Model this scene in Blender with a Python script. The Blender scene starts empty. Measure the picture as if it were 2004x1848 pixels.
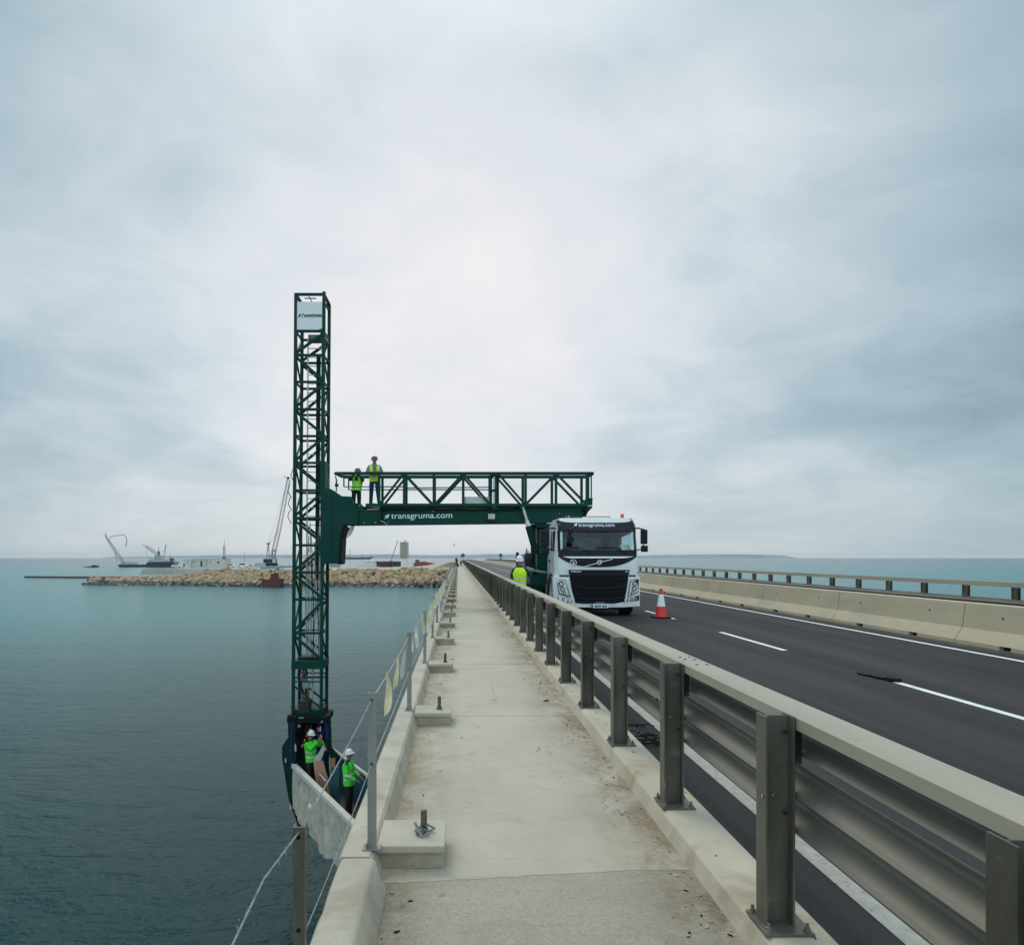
import bpy, bmesh, math, random
from mathutils import Vector, Matrix
R = math.radians
random.seed(7)
SC = bpy.context.scene
COL = SC.collection

# ------------------------------------------------------------------ camera, world, sun, exposure
CZ = 1.6
cam = bpy.data.objects.new('camera', bpy.data.cameras.new('camera')); COL.objects.link(cam)
cam.location = (0, 0, CZ); cam.rotation_euler = (R(90), 0, 0)
cam.data.lens = 26; cam.data.sensor_width = 36; cam.data.sensor_fit = 'HORIZONTAL'
cam.data.shift_x = 105 / 2004; cam.data.shift_y = 166 / 2004
cam.data.clip_start = 0.05; cam.data.clip_end = 80000
SC.camera = cam
SC.view_settings.view_transform = 'Standard'; SC.view_settings.look = 'None'
SC.view_settings.gamma = 1; SC.view_settings.exposure = 0.0

def nn(nt, t, **kw):
    n = nt.nodes.new(t)
    for k, v in kw.items(): setattr(n, k, v)
    return n
def math_n(nt, op, a, b=None, c=None, clamp=False):
    n = nt.nodes.new('ShaderNodeMath'); n.operation = op; n.use_clamp = clamp
    for i, v in enumerate((a, b, c)):
        if v is None: continue
        if hasattr(v, 'links') or hasattr(v, 'is_output'): nt.links.new(v, n.inputs[i])
        else: n.inputs[i].default_value = v
    return n.outputs[0]
def mix_n(nt, f, a, b, mode='MIX'):
    n = nt.nodes.new('ShaderNodeMix'); n.data_type = 'RGBA'; n.blend_type = mode; n.clamp_factor = True
    for i, v in ((0, f), (6, a), (7, b)):
        if hasattr(v, 'is_output'): nt.links.new(v, n.inputs[i])
        else:
            n.inputs[i].default_value = v if i == 0 else (*v[:3], 1)
    return n.outputs[2]
def ramp_n(nt, f, stops):
    n = nt.nodes.new('ShaderNodeValToRGB'); nt.links.new(f, n.inputs[0])
    e = n.color_ramp.elements
    while len(e) < len(stops): e.new(0.5)
    for el, (p, c) in zip(e, stops):
        el.position = p; el.color = (c, c, c, 1) if isinstance(c, (int, float)) else (*c, 1)
    return n.outputs[0]
def noise_n(nt, vec, scale, detail=4, rough=.55, dist=0, scl=None):
    if scl:
        m = nt.nodes.new('ShaderNodeMapping'); nt.links.new(vec, m.inputs[0]); m.inputs['Scale'].default_value = scl; vec = m.outputs[0]
    n = nt.nodes.new('ShaderNodeTexNoise'); nt.links.new(vec, n.inputs['Vector'])
    n.inputs['Scale'].default_value = scale; n.inputs['Detail'].default_value = detail
    n.inputs['Roughness'].default_value = rough; n.inputs['Distortion'].default_value = dist
    return n.outputs[0]

SUN_EL, SUN_AZ = R(48), R(-25)          # azimuth from +Y towards +X
world = bpy.data.worlds.new('World'); SC.world = world; world.use_nodes = True
wt = world.node_tree; wt.nodes.clear()
tc = nn(wt, 'ShaderNodeTexCoord')
sky = nn(wt, 'ShaderNodeTexSky', sky_type='NISHITA', sun_disc=False)
sky.sun_elevation = SUN_EL; sky.sun_rotation = SUN_AZ
sep = nn(wt, 'ShaderNodeSeparateXYZ'); wt.links.new(tc.outputs['Generated'], sep.inputs[0])
sx, sy, sz = sep.outputs
zz = math_n(wt, 'ADD', math_n(wt, 'MAXIMUM', sz, 0.0), 0.24)
comb = nn(wt, 'ShaderNodeCombineXYZ')
wt.links.new(math_n(wt, 'DIVIDE', sx, zz), comb.inputs[0]); wt.links.new(math_n(wt, 'DIVIDE', sy, zz), comb.inputs[1])
cv = comb.outputs[0]
n1 = noise_n(wt, cv, 0.80, 5, .48, .5, (1.0, 1.0, 1))
n2 = noise_n(wt, cv, 3.0, 8, .58, .7, (1.0, 1.0, 1))
cl = math_n(wt, 'ADD', math_n(wt, 'MULTIPLY', n1, .74), math_n(wt, 'MULTIPLY', n2, .26))
cl = ramp_n(wt, cl, [(.36, 0.0), (.64, 1.0)])
# thin bright part of the overcast (sun behind cloud), azimuth ~0, elevation ~20 deg
d0 = Vector((-0.02, math.cos(R(17)), math.sin(R(17)))).normalized()
dp = nn(wt, 'ShaderNodeVectorMath', operation='DOT_PRODUCT'); wt.links.new(tc.outputs['Generated'], dp.inputs[0]); dp.inputs[1].default_value = d0
glow = ramp_n(wt, dp.outputs['Value'], [(.78, 0.0), (.93, .55), (1.0, 1.0)])
k = math_n(wt, 'ADD', math_n(wt, 'MULTIPLY', cl, .46), math_n(wt, 'MULTIPLY', glow, .54), clamp=True)
cloud = nn(wt, 'ShaderNodeValToRGB'); wt.links.new(k, cloud.inputs[0])
e = cloud.color_ramp.elements
e[0].position = 0; e[0].color = (.24, .345, .41, 1); e[1].position = 1; e[1].color = (.93, .87, .88, 1)
x = e.new(.30); x.color = (.40, .515, .58, 1)
x = e.new(.62); x.color = (.68, .735, .785, 1)
# low band near the horizon: paler, warmer
hz = ramp_n(wt, sz, [(0.0, 1.0), (.055, .65), (.15, 0.0)])
hzc = mix_n(wt, glow, (.40, .50, .535), (.74, .745, .72))
c1 = mix_n(wt, math_n(wt, 'MULTIPLY', hz, .62), cloud.outputs[0], hzc)
# the overcast is brighter overhead than along the horizon
zen = ramp_n(wt, sz, [(.55, 0.0), (.95, 1.0)])
back = ramp_n(wt, math_n(wt, 'MULTIPLY_ADD', sy, -.5, .5), [(.42, 0.0), (.80, 1.0)])  # unseen sky behind the camera, brightened as added fill on surfaces facing it
up = math_n(wt, 'ADD', math_n(wt, 'ADD', math_n(wt, 'MULTIPLY', zen, 1.0), math_n(wt, 'MULTIPLY', back, 1.1)), 1.08)
vm = nn(wt, 'ShaderNodeVectorMath', operation='SCALE'); wt.links.new(c1, vm.inputs[0]); wt.links.new(up, vm.inputs['Scale'])
skb = nn(wt, 'ShaderNodeBackground'); wt.links.new(sky.outputs[0], skb.inputs[0]); skb.inputs[1].default_value = 0.05
clb = nn(wt, 'ShaderNodeBackground'); wt.links.new(vm.outputs[0], clb.inputs[0]); clb.inputs[1].default_value = 1.0
ms = nn(wt, 'ShaderNodeMixShader'); ms.inputs[0].default_value = .94
wt.links.new(skb.outputs[0], ms.inputs[1]); wt.links.new(clb.outputs[0], ms.inputs[2])
wo = nn(wt, 'ShaderNodeOutputWorld'); wt.links.new(ms.outputs[0], wo.inputs[0])
sun = bpy.data.objects.new('sun', bpy.data.lights.new('sun', 'SUN')); COL.objects.link(sun)
sun.data.energy = 1.25; sun.data.angle = R(25); sun.data.color = (1, .90, .78)
sd = Vector((math.sin(SUN_AZ) * math.cos(SUN_EL), math.cos(SUN_AZ) * math.cos(SUN_EL), math.sin(SUN_EL)))
sun.rotation_euler = (-sd).to_track_quat('-Z', 'Y').to_euler(); sun.location = (0, 0, 30)

# ------------------------------------------------------------------ materials
MATS = {}
def mat(name, col, rough=.6, metal=0.0, var=.12, scale=3.0, bump=0.0, bscale=60, spec=.5, col2=None, c2scale=1.2, c2lo=.52, c2hi=.68,
        col3=None, c3scale=6, c3lo=.6, c3hi=.7, stretch=None, coat=0, alpha=1, trans=0, rvar=.1):
    if name in MATS: return MATS[name]
    m = bpy.data.materials.new(name); m.use_nodes = True; nt = m.node_tree; nt.nodes.clear()
    out = nn(nt, 'ShaderNodeOutputMaterial'); b = nn(nt, 'ShaderNodeBsdfPrincipled'); nt.links.new(b.outputs[0], out.inputs[0])
    geo = nn(nt, 'ShaderNodeNewGeometry'); pos = geo.outputs['Position']
    v = noise_n(nt, pos, scale, 6, .6, 0, stretch)
    f = ramp_n(nt, v, [(.3, 1 - var), (.7, 1 + var)])
    c = mix_n(nt, 1.0, tuple(col), f, 'MULTIPLY')
    if col2: c = mix_n(nt, ramp_n(nt, noise_n(nt, pos, c2scale, 5, .6, .4, stretch), [(c2lo, 0.0), (c2hi, 1.0)]), c, col2)
    if col3: c = mix_n(nt, ramp_n(nt, noise_n(nt, pos, c3scale, 5, .65, .2), [(c3lo, 0.0), (c3hi, 1.0)]), c, col3)
    nt.links.new(c, b.inputs['Base Color'])
    nt.links.new(ramp_n(nt, v, [(.3, max(.02, rough - rvar)), (.7, min(1, rough + rvar))]), b.inputs['Roughness'])
    b.inputs['Metallic'].default_value = metal; b.inputs['Specular IOR Level'].default_value = spec
    b.inputs['Coat Weight'].default_value = coat; b.inputs['Alpha'].default_value = alpha
    b.inputs['Transmission Weight'].default_value = trans
    if bump:
        bp = nn(nt, 'ShaderNodeBump'); bp.inputs['Strength'].default_value = 1; bp.inputs['Distance'].default_value = bump
        nt.links.new(noise_n(nt, pos, bscale, 6, .65), bp.inputs['Height']); nt.links.new(bp.outputs[0], b.inputs['Normal'])
    MATS[name] = m; return m

M_GREEN = mat('green_paint', (.000, .050, .036), .55, spec=.22, var=.2, scale=2.5, bump=.0006, bscale=25, col2=(.002, .052, .038), c3scale=9, col3=(.02, .10, .075), c3lo=.66, c3hi=.72)
M_DGREEN = mat('dark_green_paint', (.002, .03, .022), .6, var=.25, spec=.2)
M_BLACK = mat('black_rubber', (.007, .007, .009), .7, var=.3, bump=.001, spec=.2)
M_DSTEEL = mat('dark_steel', (.03, .032, .034), .5, .3, var=.3)
M_STEEL = mat('pale_steel', (.55, .57, .58), .35, .7, var=.12)
M_GALV = mat('galvanised_post', (.135, .13, .103), .46, .45, var=.35, scale=5, bump=.0008, bscale=30, stretch=(1, 1, .25), col2=(.06, .055, .042), c2scale=3, col3=(.20, .20, .18), c3scale=7, c3lo=.60, c3hi=.78, spec=.4)
M_CPOST = mat('weathered_fence_post', (.27, .265, .24), .55, .25, var=.2, scale=6, stretch=(1, 1, .3), col2=(.17, .16, .135), c2scale=4)
M_BEAM = mat('galvanised_beam', (.150, .144, .115), .55, .2, var=.3, scale=3, bump=.0007, bscale=22, stretch=(1, .12, 1), col2=(.15, .112, .07), c2scale=1.8, c2lo=.54, c2hi=.75, col3=(.21, .235, .25), c3scale=2.2, c3lo=.58, c3hi=.75)
M_RAILTOP = mat('dusty_top_rail', (.36, .33, .255), .6, .12, var=.1, scale=2.2, bump=.0008, bscale=45, stretch=(1, .3, 1), col2=(.33, .31, .25), c2scale=2.6, col3=(.27, .25, .2), c3scale=12, c3lo=.66, c3hi=.74)
M_KERB = mat('kerb_concrete', (.44, .395, .315), .88, var=.16, scale=2.4, bump=.005, bscale=38, col2=(.33, .285, .215), c2scale=2.1, col3=(.30, .27, .22), c3scale=10, c3lo=.64, c3hi=.74)
M_PLINTHB = mat('stained_plinth_base', (.33, .285, .215), .9, var=.25, scale=6, bump=.008, bscale=24, col2=(.21, .18, .13), c2scale=5)
M_KERB2 = mat('parapet_kerb_concrete', (.455, .40, .305), .88, var=.15, scale=2, bump=.004, bscale=40, col2=(.34, .28, .19), c2scale=2.4, col3=(.32, .29, .23), c3scale=12, c3lo=.66, c3hi=.74)
M_BARR = mat('barrier_concrete', (.46, .395, .27), .85, var=.1, scale=1.4, bump=.0025, bscale=30, stretch=(1, .5, 1.3), col2=(.38, .345, .265), c2scale=1.1, c2lo=.48, c2hi=.7, col3=(.33, .29, .22), c3scale=5, c3lo=.64, c3hi=.76)
M_CAP = mat('barrier_cap', (.56, .53, .44), .8, var=.1, bump=.002)
M_WHITE = mat('white_paint', (.78, .79, .78), .28, var=.04, scale=1.5, coat=.5, col3=(.6, .6, .57), c3scale=3, c3lo=.66, c3hi=.8)
M_WBOARD = mat('white_board', (.86, .87, .87), .45, var=.03)
M_MASK = mat('black_gloss', (.006, .007, .014), .35, var=.2, spec=.25)
M_GRILLE = mat('black_plastic', (.005, .005, .009), .55, var=.3, spec=.2)
M_SILV = mat('silver_trim', (.82, .83, .86), .3, .2, var=.05)
M_CHROME = mat('lamp_chrome', (.78, .80, .80), .25, .35, var=.25, scale=22)
M_TYRE = mat('tyre_rubber', (.014, .014, .015), .8, var=.3, bump=.002, bscale=20)
M_GREY = mat('grey_cabinet', (.33, .33, .32), .5, var=.12)
M_LGREY = mat('light_grey_cabinet', (.55, .56, .54), .5, var=.12)
M_PIPE = mat('grey_green_pipe', (.22, .30, .28), .45, .2, var=.15)
M_ORANGE = mat('orange_plastic', (.75, .13, .02), .35, var=.1)
M_RED = mat('red_plastic', (.72, .022, .02), .4, var=.1)
M_CONEW = mat('cone_white', (.82, .82, .84), .4, var=.05)
M_TARP = mat('dusty_tarp', (.50, .455, .37), .85, var=.2, scale=3, bump=.03, bscale=3, col2=(.30, .265, .20), c2scale=2.4)
M_TARPTOP = mat('tarp_edge', (.62, .58, .50), .75, var=.1, bump=.004)
M_NAVY = mat('navy_cloth', (.012, .03, .09), .85, var=.2)
M_JEANS = mat('blue_trousers', (.012, .035, .085), .85, var=.2)
M_DARKC = mat('dark_cloth', (.012, .012, .016), .85, var=.2)
M_GREYC = mat('grey_shirt', (.16, .19, .24), .85, var=.2)
M_DGC = mat('dark_green_cloth', (.008, .04, .035), .85, var=.2)
M_SKIN = mat('skin', (.34, .17, .11), .5, var=.1)
M_HAT = mat('white_hard_hat', (.82, .83, .86), .25, var=.03)
M_PLY = mat('plywood', (.48, .28, .16), .7, var=.12, stretch=(1, 1, .2))
M_TEAL = mat('teal_panel', (.02, .085, .105), .5, var=.3)
M_HOSEB = mat('blue_hose', (.015, .035, .25), .4, var=.2)
M_STRAP = mat('orange_strap', (.85, .22, .02), .5, var=.1)
M_LADDER = mat('ladder_aluminium', (.74, .76, .76), .4, .2, var=.1)
M_ROPE = mat('weathered_rope', (.25, .255, .235), .9, var=.4, scale=30, bump=.003, bscale=120)
M_TAPE = mat('yellowed_tape', (.68, .60, .38), .7, var=.2, scale=12)
M_TAPEW = mat('whitish_tape', (.66, .63, .55), .7, var=.2, scale=12)
M_ROAD_W = mat('road_paint', (.74, .75, .75), .6, var=.14, scale=6, bump=.001, col3=(.42, .42, .41), c3scale=14, c3lo=.62, c3hi=.70)
M_EDGE_W = mat('worn_road_paint', (.36, .345, .295), .7, var=.2, scale=9, bump=.001, col3=(.2, .2, .2), c3scale=24, c3lo=.60, c3hi=.66)
M_ROCK = mat('limestone_rock', (.39, .275, .165), .9, var=.4, scale=.5, bump=.1, bscale=.9, col2=(.30, .19, .105), c2scale=.25, col3=(.55, .43, .29), c3scale=.4)
M_WETROCK = mat('wet_rock', (.07, .055, .045), .5, var=.3, scale=.5)
M_SAND = mat('sand_ground', (.42, .34, .25), .95, var=.2, scale=.05, bump=.1, bscale=.6, col2=(.36, .31, .25), c2scale=.03)
M_QUAY = mat('quay_concrete', (.47, .45, .40), .9, var=.2, scale=.08)
M_HILL = mat('far_land', (.17, .21, .24), .95, var=.25, scale=.002)  # bluish tone puts part of the distance haze into the land colour
M_BLDW = mat('white_wall', (.66, .66, .63), .8, var=.06, scale=.3)
M_BLDB = mat('cream_wall', (.58, .56, .49), .8, var=.06, scale=.3)
M_SILO = mat('silo_grey', (.27, .27, .25), .8, var=.1, scale=.2)
M_HULL = mat('dark_hull', (.012, .028, .038), .5, var=.2)
M_HULLB = mat('blue_hull', (.20, .34, .40), .5, var=.2)
M_HULLG = mat('grey_superstructure', (.42, .44, .44), .6, var=.2, scale=.2)
M_RUST = mat('rusty_hull', (.20, .065, .035), .8, var=.3, scale=.3)
M_RUST2 = mat('rust_red_hull', (.12, .032, .025), .8, var=.3, scale=1)
M_CRANE = mat('crane_steel', (.15, .145, .14), .5, .2, var=.2)
M_CRANEY = mat('buff_crane_steel', (.30, .28, .24), .5, .2, var=.2)
M_BLUE = mat('sign_blue', (.015, .10, .42), .4, var=.05)
M_PLATEB = mat('plate_blue', (.01, .22, .36), .4, var=.05)
M_BOARDTXT = mat('sign_green_letters', (.0, .075, .045), .4, var=.02)

def glass_mat():
    m = bpy.data.materials.new('windscreen_glass'); m.use_nodes = True; nt = m.node_tree; b = nt.nodes['Principled BSDF']
    b.inputs['Base Color'].default_value = (.62, .84, .82, 1); b.inputs['Roughness'].default_value = .03
    b.inputs['Transmission Weight'].default_value = 1; b.inputs['IOR'].default_value = 1.5
    return m
M_GLASS = glass_mat()

def hivis(name, col, bands, bandcol=(.62, .63, .6)):
    """garment cloth with reflective hoops at the given heights (object space)"""
    m = bpy.data.materials.new(name); m.use_nodes = True; nt = m.node_tree; b = nt.nodes['Principled BSDF']
    t = nn(nt, 'ShaderNodeTexCoord'); s = nn(nt, 'ShaderNodeSeparateXYZ'); nt.links.new(t.outputs['Object'], s.inputs[0])
    f = noise_n(nt, t.outputs['Object'], 12, 4, .6)
    c = mix_n(nt, 1.0, col, ramp_n(nt, f, [(.3, .8), (.7, 1.15)]), 'MULTIPLY')
    tot = None
    for z0, z1 in bands:
        a = math_n(nt, 'MULTIPLY', math_n(nt, 'GREATER_THAN', s.outputs[2], z0), math_n(nt, 'LESS_THAN', s.outputs[2], z1))
        tot = a if tot is None else math_n(nt, 'MAXIMUM', tot, a)
    if tot is not None: c = mix_n(nt, tot, c, bandcol)
    nt.links.new(c, b.inputs['Base Color']); b.inputs['Roughness'].default_value = .75
    return m
HV_Y = (.62, .95, .02); HV_G = (.07, .72, .04)

def walkway_mat(name, coarse):
    m = bpy.data.materials.new(name); m.use_nodes = True; nt = m.node_tree; b = nt.nodes['Principled BSDF']
    geo = nn(nt, 'ShaderNodeNewGeometry'); pos = geo.outputs['Position']
    s = nn(nt, 'ShaderNodeSeparateXYZ'); nt.links.new(pos, s.inputs[0])
    base = (.435, .39, .31) if not coarse else (.45, .40, .315)
    big = noise_n(nt, pos, 1.1, 5, .6, .5)
    c = mix_n(nt, ramp_n(nt, big, [(.35, 0.0), (.65, 1.0)]), base, tuple(v * 1.17 for v in base))
    # broom-finish streaks across the slab
    st = noise_n(nt, pos, 4.2, 7, .72, .2, (.55, 5.0, 1))
    c = mix_n(nt, math_n(nt, 'MULTIPLY', ramp_n(nt, st, [(.55, 0.0), (.76, 1.0)]), .5), c, (.25, .23, .185))
    fine = noise_n(nt, pos, 95 if coarse else 110, 6, .75)
    c = mix_n(nt, math_n(nt, 'MULTIPLY', ramp_n(nt, fine, [(.46, 0.0), (.64, 1.0)]), .62 if coarse else .25), c, (.22, .20, .16))
    # brown silt gathered along the kerbs
    nz = noise_n(nt, pos, 2.2, 6, .7, .8, (1.2, .8, 1))
    def silt(x0, x1, strength):
        f = nn(nt, 'ShaderNodeMapRange'); nt.links.new(s.outputs[0], f.inputs[0])
        f.inputs[1].default_value = x0; f.inputs[2].default_value = x1
        g = math_n(nt, 'POWER', f.outputs[0], 1.2)
        g = math_n(nt, 'MULTIPLY', g, ramp_n(nt, nz, [(.34, 0.0), (.62, 1.0)]))
        g = math_n(nt, 'MULTIPLY', g, ramp_n(nt, noise_n(nt, pos, 34, 6, .75), [(.30, .35), (.62, 1.25)]))
        return math_n(nt, 'MULTIPLY', g, strength, clamp=True)
    c = mix_n(nt, silt(.66, 1.17, 1.15), c, (.22, .165, .105))
    c = mix_n(nt, silt(.04, -.38, 1.15), c, (.25, .19, .125))
    blot = noise_n(nt, pos, 2.6, 7, .7, 1.0)
    c = mix_n(nt, math_n(nt, 'MULTIPLY', ramp_n(nt, blot, [(.52, 0.0), (.68, 1.0)]), .42), c, (.30, .265, .205))
    vo = nn(nt, 'ShaderNodeTexVoronoi', feature='DISTANCE_TO_EDGE'); vo.inputs['Scale'].default_value = .8
    wv = nn(nt, 'ShaderNodeVectorMath', operation='MULTIPLY_ADD'); nz_ = nn(nt, 'ShaderNodeTexNoise'); nt.links.new(pos, nz_.inputs['Vector']); nz_.inputs['Scale'].default_value = 7; nz_.inputs['Detail'].default_value = 6
    nt.links.new(nz_.outputs['Color'], wv.inputs[0]); wv.inputs[1].default_value = (.16, .16, 0); nt.links.new(pos, wv.inputs[2]); nt.links.new(wv.outputs[0], vo.inputs['Vector'])
    ck = math_n(nt, 'MULTIPLY', math_n(nt, 'LESS_THAN', vo.outputs['Distance'], .0035), ramp_n(nt, noise_n(nt, pos, .9, 2, .5), [(.54, 0.0), (.60, .5)]))
    c = mix_n(nt, ck, c, (.12, .10, .08))
    spots = noise_n(nt, pos, 9, 3, .5)
    c = mix_n(nt, math_n(nt, 'MULTIPLY', ramp_n(nt, spots, [(.70, 0.0), (.75, 1.0)]), .55), c, (.17, .15, .12))
    nt.links.new(c, b.inputs['Base Color']); b.inputs['Roughness'].default_value = .9
    bp = nn(nt, 'ShaderNodeBump'); bp.inputs['Distance'].default_value = .010 if coarse else .003
    h = math_n(nt, 'ADD', fine, math_n(nt, 'MULTIPLY', st, .8))
    nt.links.new(h, bp.inputs['Height']); nt.links.new(bp.outputs[0], b.inputs['Normal'])
    return m
M_WALK = walkway_mat('walkway_concrete', False); M_WALKC = walkway_mat('coarse_walkway_concrete', True)

def road_mat():
    m = bpy.data.materials.new('asphalt'); m.use_nodes = True; nt = m.node_tree; b = nt.nodes['Principled BSDF']
    geo = nn(nt, 'ShaderNodeNewGeometry'); pos = geo.outputs['Position']
    s = nn(nt, 'ShaderNodeSeparateXYZ'); nt.links.new(pos, s.inputs[0])
    big = noise_n(nt, pos, .5, 5, .6, .4, (1, .25, 1))
    c = mix_n(nt, ramp_n(nt, big, [(.35, 0.0), (.66, 1.0)]), (.028, .026, .028), (.041, .038, .038))
    tr_n = noise_n(nt, pos, 1.6, 5, .6, .3, (1.5, .08, 1))
    c = mix_n(nt, math_n(nt, 'MULTIPLY', ramp_n(nt, tr_n, [(.42, 0.0), (.66, 1.0)]), .55), c, (.060, .057, .056))
    wtk = math_n(nt, 'COSINE', math_n(nt, 'MULTIPLY', math_n(nt, 'SUBTRACT', s.outputs[0], 3.05), 2 * math.pi / 1.93))
    wtk = math_n(nt, 'MULTIPLY', ramp_n(nt, math_n(nt, 'MULTIPLY_ADD', wtk, .5, .5), [(.45, 0.0), (.95, 1.0)]), ramp_n(nt, noise_n(nt, pos, .8, 4, .6, .2, (1, .15, 1)), [(.35, .1), (.65, .8)]))
    c = mix_n(nt, math_n(nt, 'MULTIPLY', wtk, .5), c, (.068, .064, .062))
    gr_ = noise_n(nt, pos, 14, 6, .8, .2, (1, .5, 1))
    c = mix_n(nt, math_n(nt, 'MULTIPLY', ramp_n(nt, gr_, [(.52, 0.0), (.72, 1.0)]), .35), c, (.075, .072, .07))
    c = mix_n(nt, math_n(nt, 'MULTIPLY', ramp_n(nt, noise_n(nt, pos, 160, 3, .7), [(.5, 0.0), (.72, 1.0)]), .45), c, (.10, .10, .10))
    # pale dust towards both gutters
    g1 = nn(nt, 'ShaderNodeMapRange'); nt.links.new(s.outputs[0], g1.inputs[0]); g1.inputs[1].default_value = 9.75; g1.inputs[2].default_value = 10.25
    g2 = nn(nt, 'ShaderNodeMapRange'); nt.links.new(s.outputs[0], g2.inputs[0]); g2.inputs[1].default_value = 1.75; g2.inputs[2].default_value = 1.45
    g = math_n(nt, 'ADD', g1.outputs[0], g2.outputs[0], clamp=True)
    g = math_n(nt, 'MULTIPLY', g, ramp_n(nt, noise_n(nt, pos, 3, 5, .7), [(.3, .15), (.6, .75)]))
    c = mix_n(nt, g, c, (.16, .145, .115))
    # the asphalt tone gets lighter further along the road
    far = nn(nt, 'ShaderNodeMapRange'); nt.links.new(s.outputs[1], far.inputs[0]); far.inputs[1].default_value = 36; far.inputs[2].default_value = 60
    c = mix_n(nt, far.outputs[0], c, (.125, .115, .112))
    nt.links.new(c, b.inputs['Base Color']); b.inputs['Roughness'].default_value = .88; b.inputs['Specular IOR Level'].default_value = .15
    bp = nn(nt, 'ShaderNodeBump'); bp.inputs['Distance'].default_value = .004; bp.inputs['Strength'].default_value = .8
    nt.links.new(noise_n(nt, pos, 110, 3, .7), bp.inputs['Height']); nt.links.new(bp.outputs[0], b.inputs['Normal'])
    return m
M_ROAD = road_mat()

def sea_mat():
    m = bpy.data.materials.new('sea_water'); m.use_nodes = True; nt = m.node_tree; b = nt.nodes['Principled BSDF']
    geo = nn(nt, 'ShaderNodeNewGeometry'); pos = geo.outputs['Position']
    big = noise_n(nt, pos, .012, 4, .6, .5, (1, .35, 1))
    c = mix_n(nt, ramp_n(nt, big, [(.35, 0.0), (.65, 1.0)]), (.000, .026, .029), (.000, .042, .045))
    # lens vignetting painted into the water colour: dark near the camera, paler farther out
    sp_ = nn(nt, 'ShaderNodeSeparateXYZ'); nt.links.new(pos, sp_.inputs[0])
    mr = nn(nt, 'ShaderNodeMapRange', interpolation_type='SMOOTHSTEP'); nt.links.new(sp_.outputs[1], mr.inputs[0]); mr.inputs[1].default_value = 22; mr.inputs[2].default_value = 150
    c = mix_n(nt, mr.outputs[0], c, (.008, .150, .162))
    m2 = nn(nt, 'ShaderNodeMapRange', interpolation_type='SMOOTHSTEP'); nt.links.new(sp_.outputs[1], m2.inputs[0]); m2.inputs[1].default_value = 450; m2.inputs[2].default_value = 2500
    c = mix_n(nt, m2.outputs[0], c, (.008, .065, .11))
    nt.links.new(c, b.inputs['Base Color'])
    b.inputs['Roughness'].default_value = .16; b.inputs['IOR'].default_value = 1.33; b.inputs['Specular IOR Level'].default_value = .1; b.inputs['Specular Tint'].default_value = (.45, .9, 1, 1)
    w1 = noise_n(nt, pos, .55, 5, .62, .6, (.62, 1.25, 1)); w2 = noise_n(nt, pos, 2.6, 4, .6, .3, (.7, 1.3, 1)); w3 = noise_n(nt, pos, .09, 3, .5, 0, (.5, 1.2, 1))
    h = math_n(nt, 'ADD', math_n(nt, 'ADD', math_n(nt, 'MULTIPLY', w1, .62), math_n(nt, 'MULTIPLY', w2, .22)), math_n(nt, 'MULTIPLY', w3, 1.1))
    bp = nn(nt, 'ShaderNodeBump'); bp.inputs['Distance'].default_value = .62; bp.inputs['Strength'].default_value = .8
    nt.links.new(h, bp.inputs['Height']); nt.links.new(bp.outputs[0], b.inputs['Normal'])
    return m
M_SEA = sea_mat()

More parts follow.
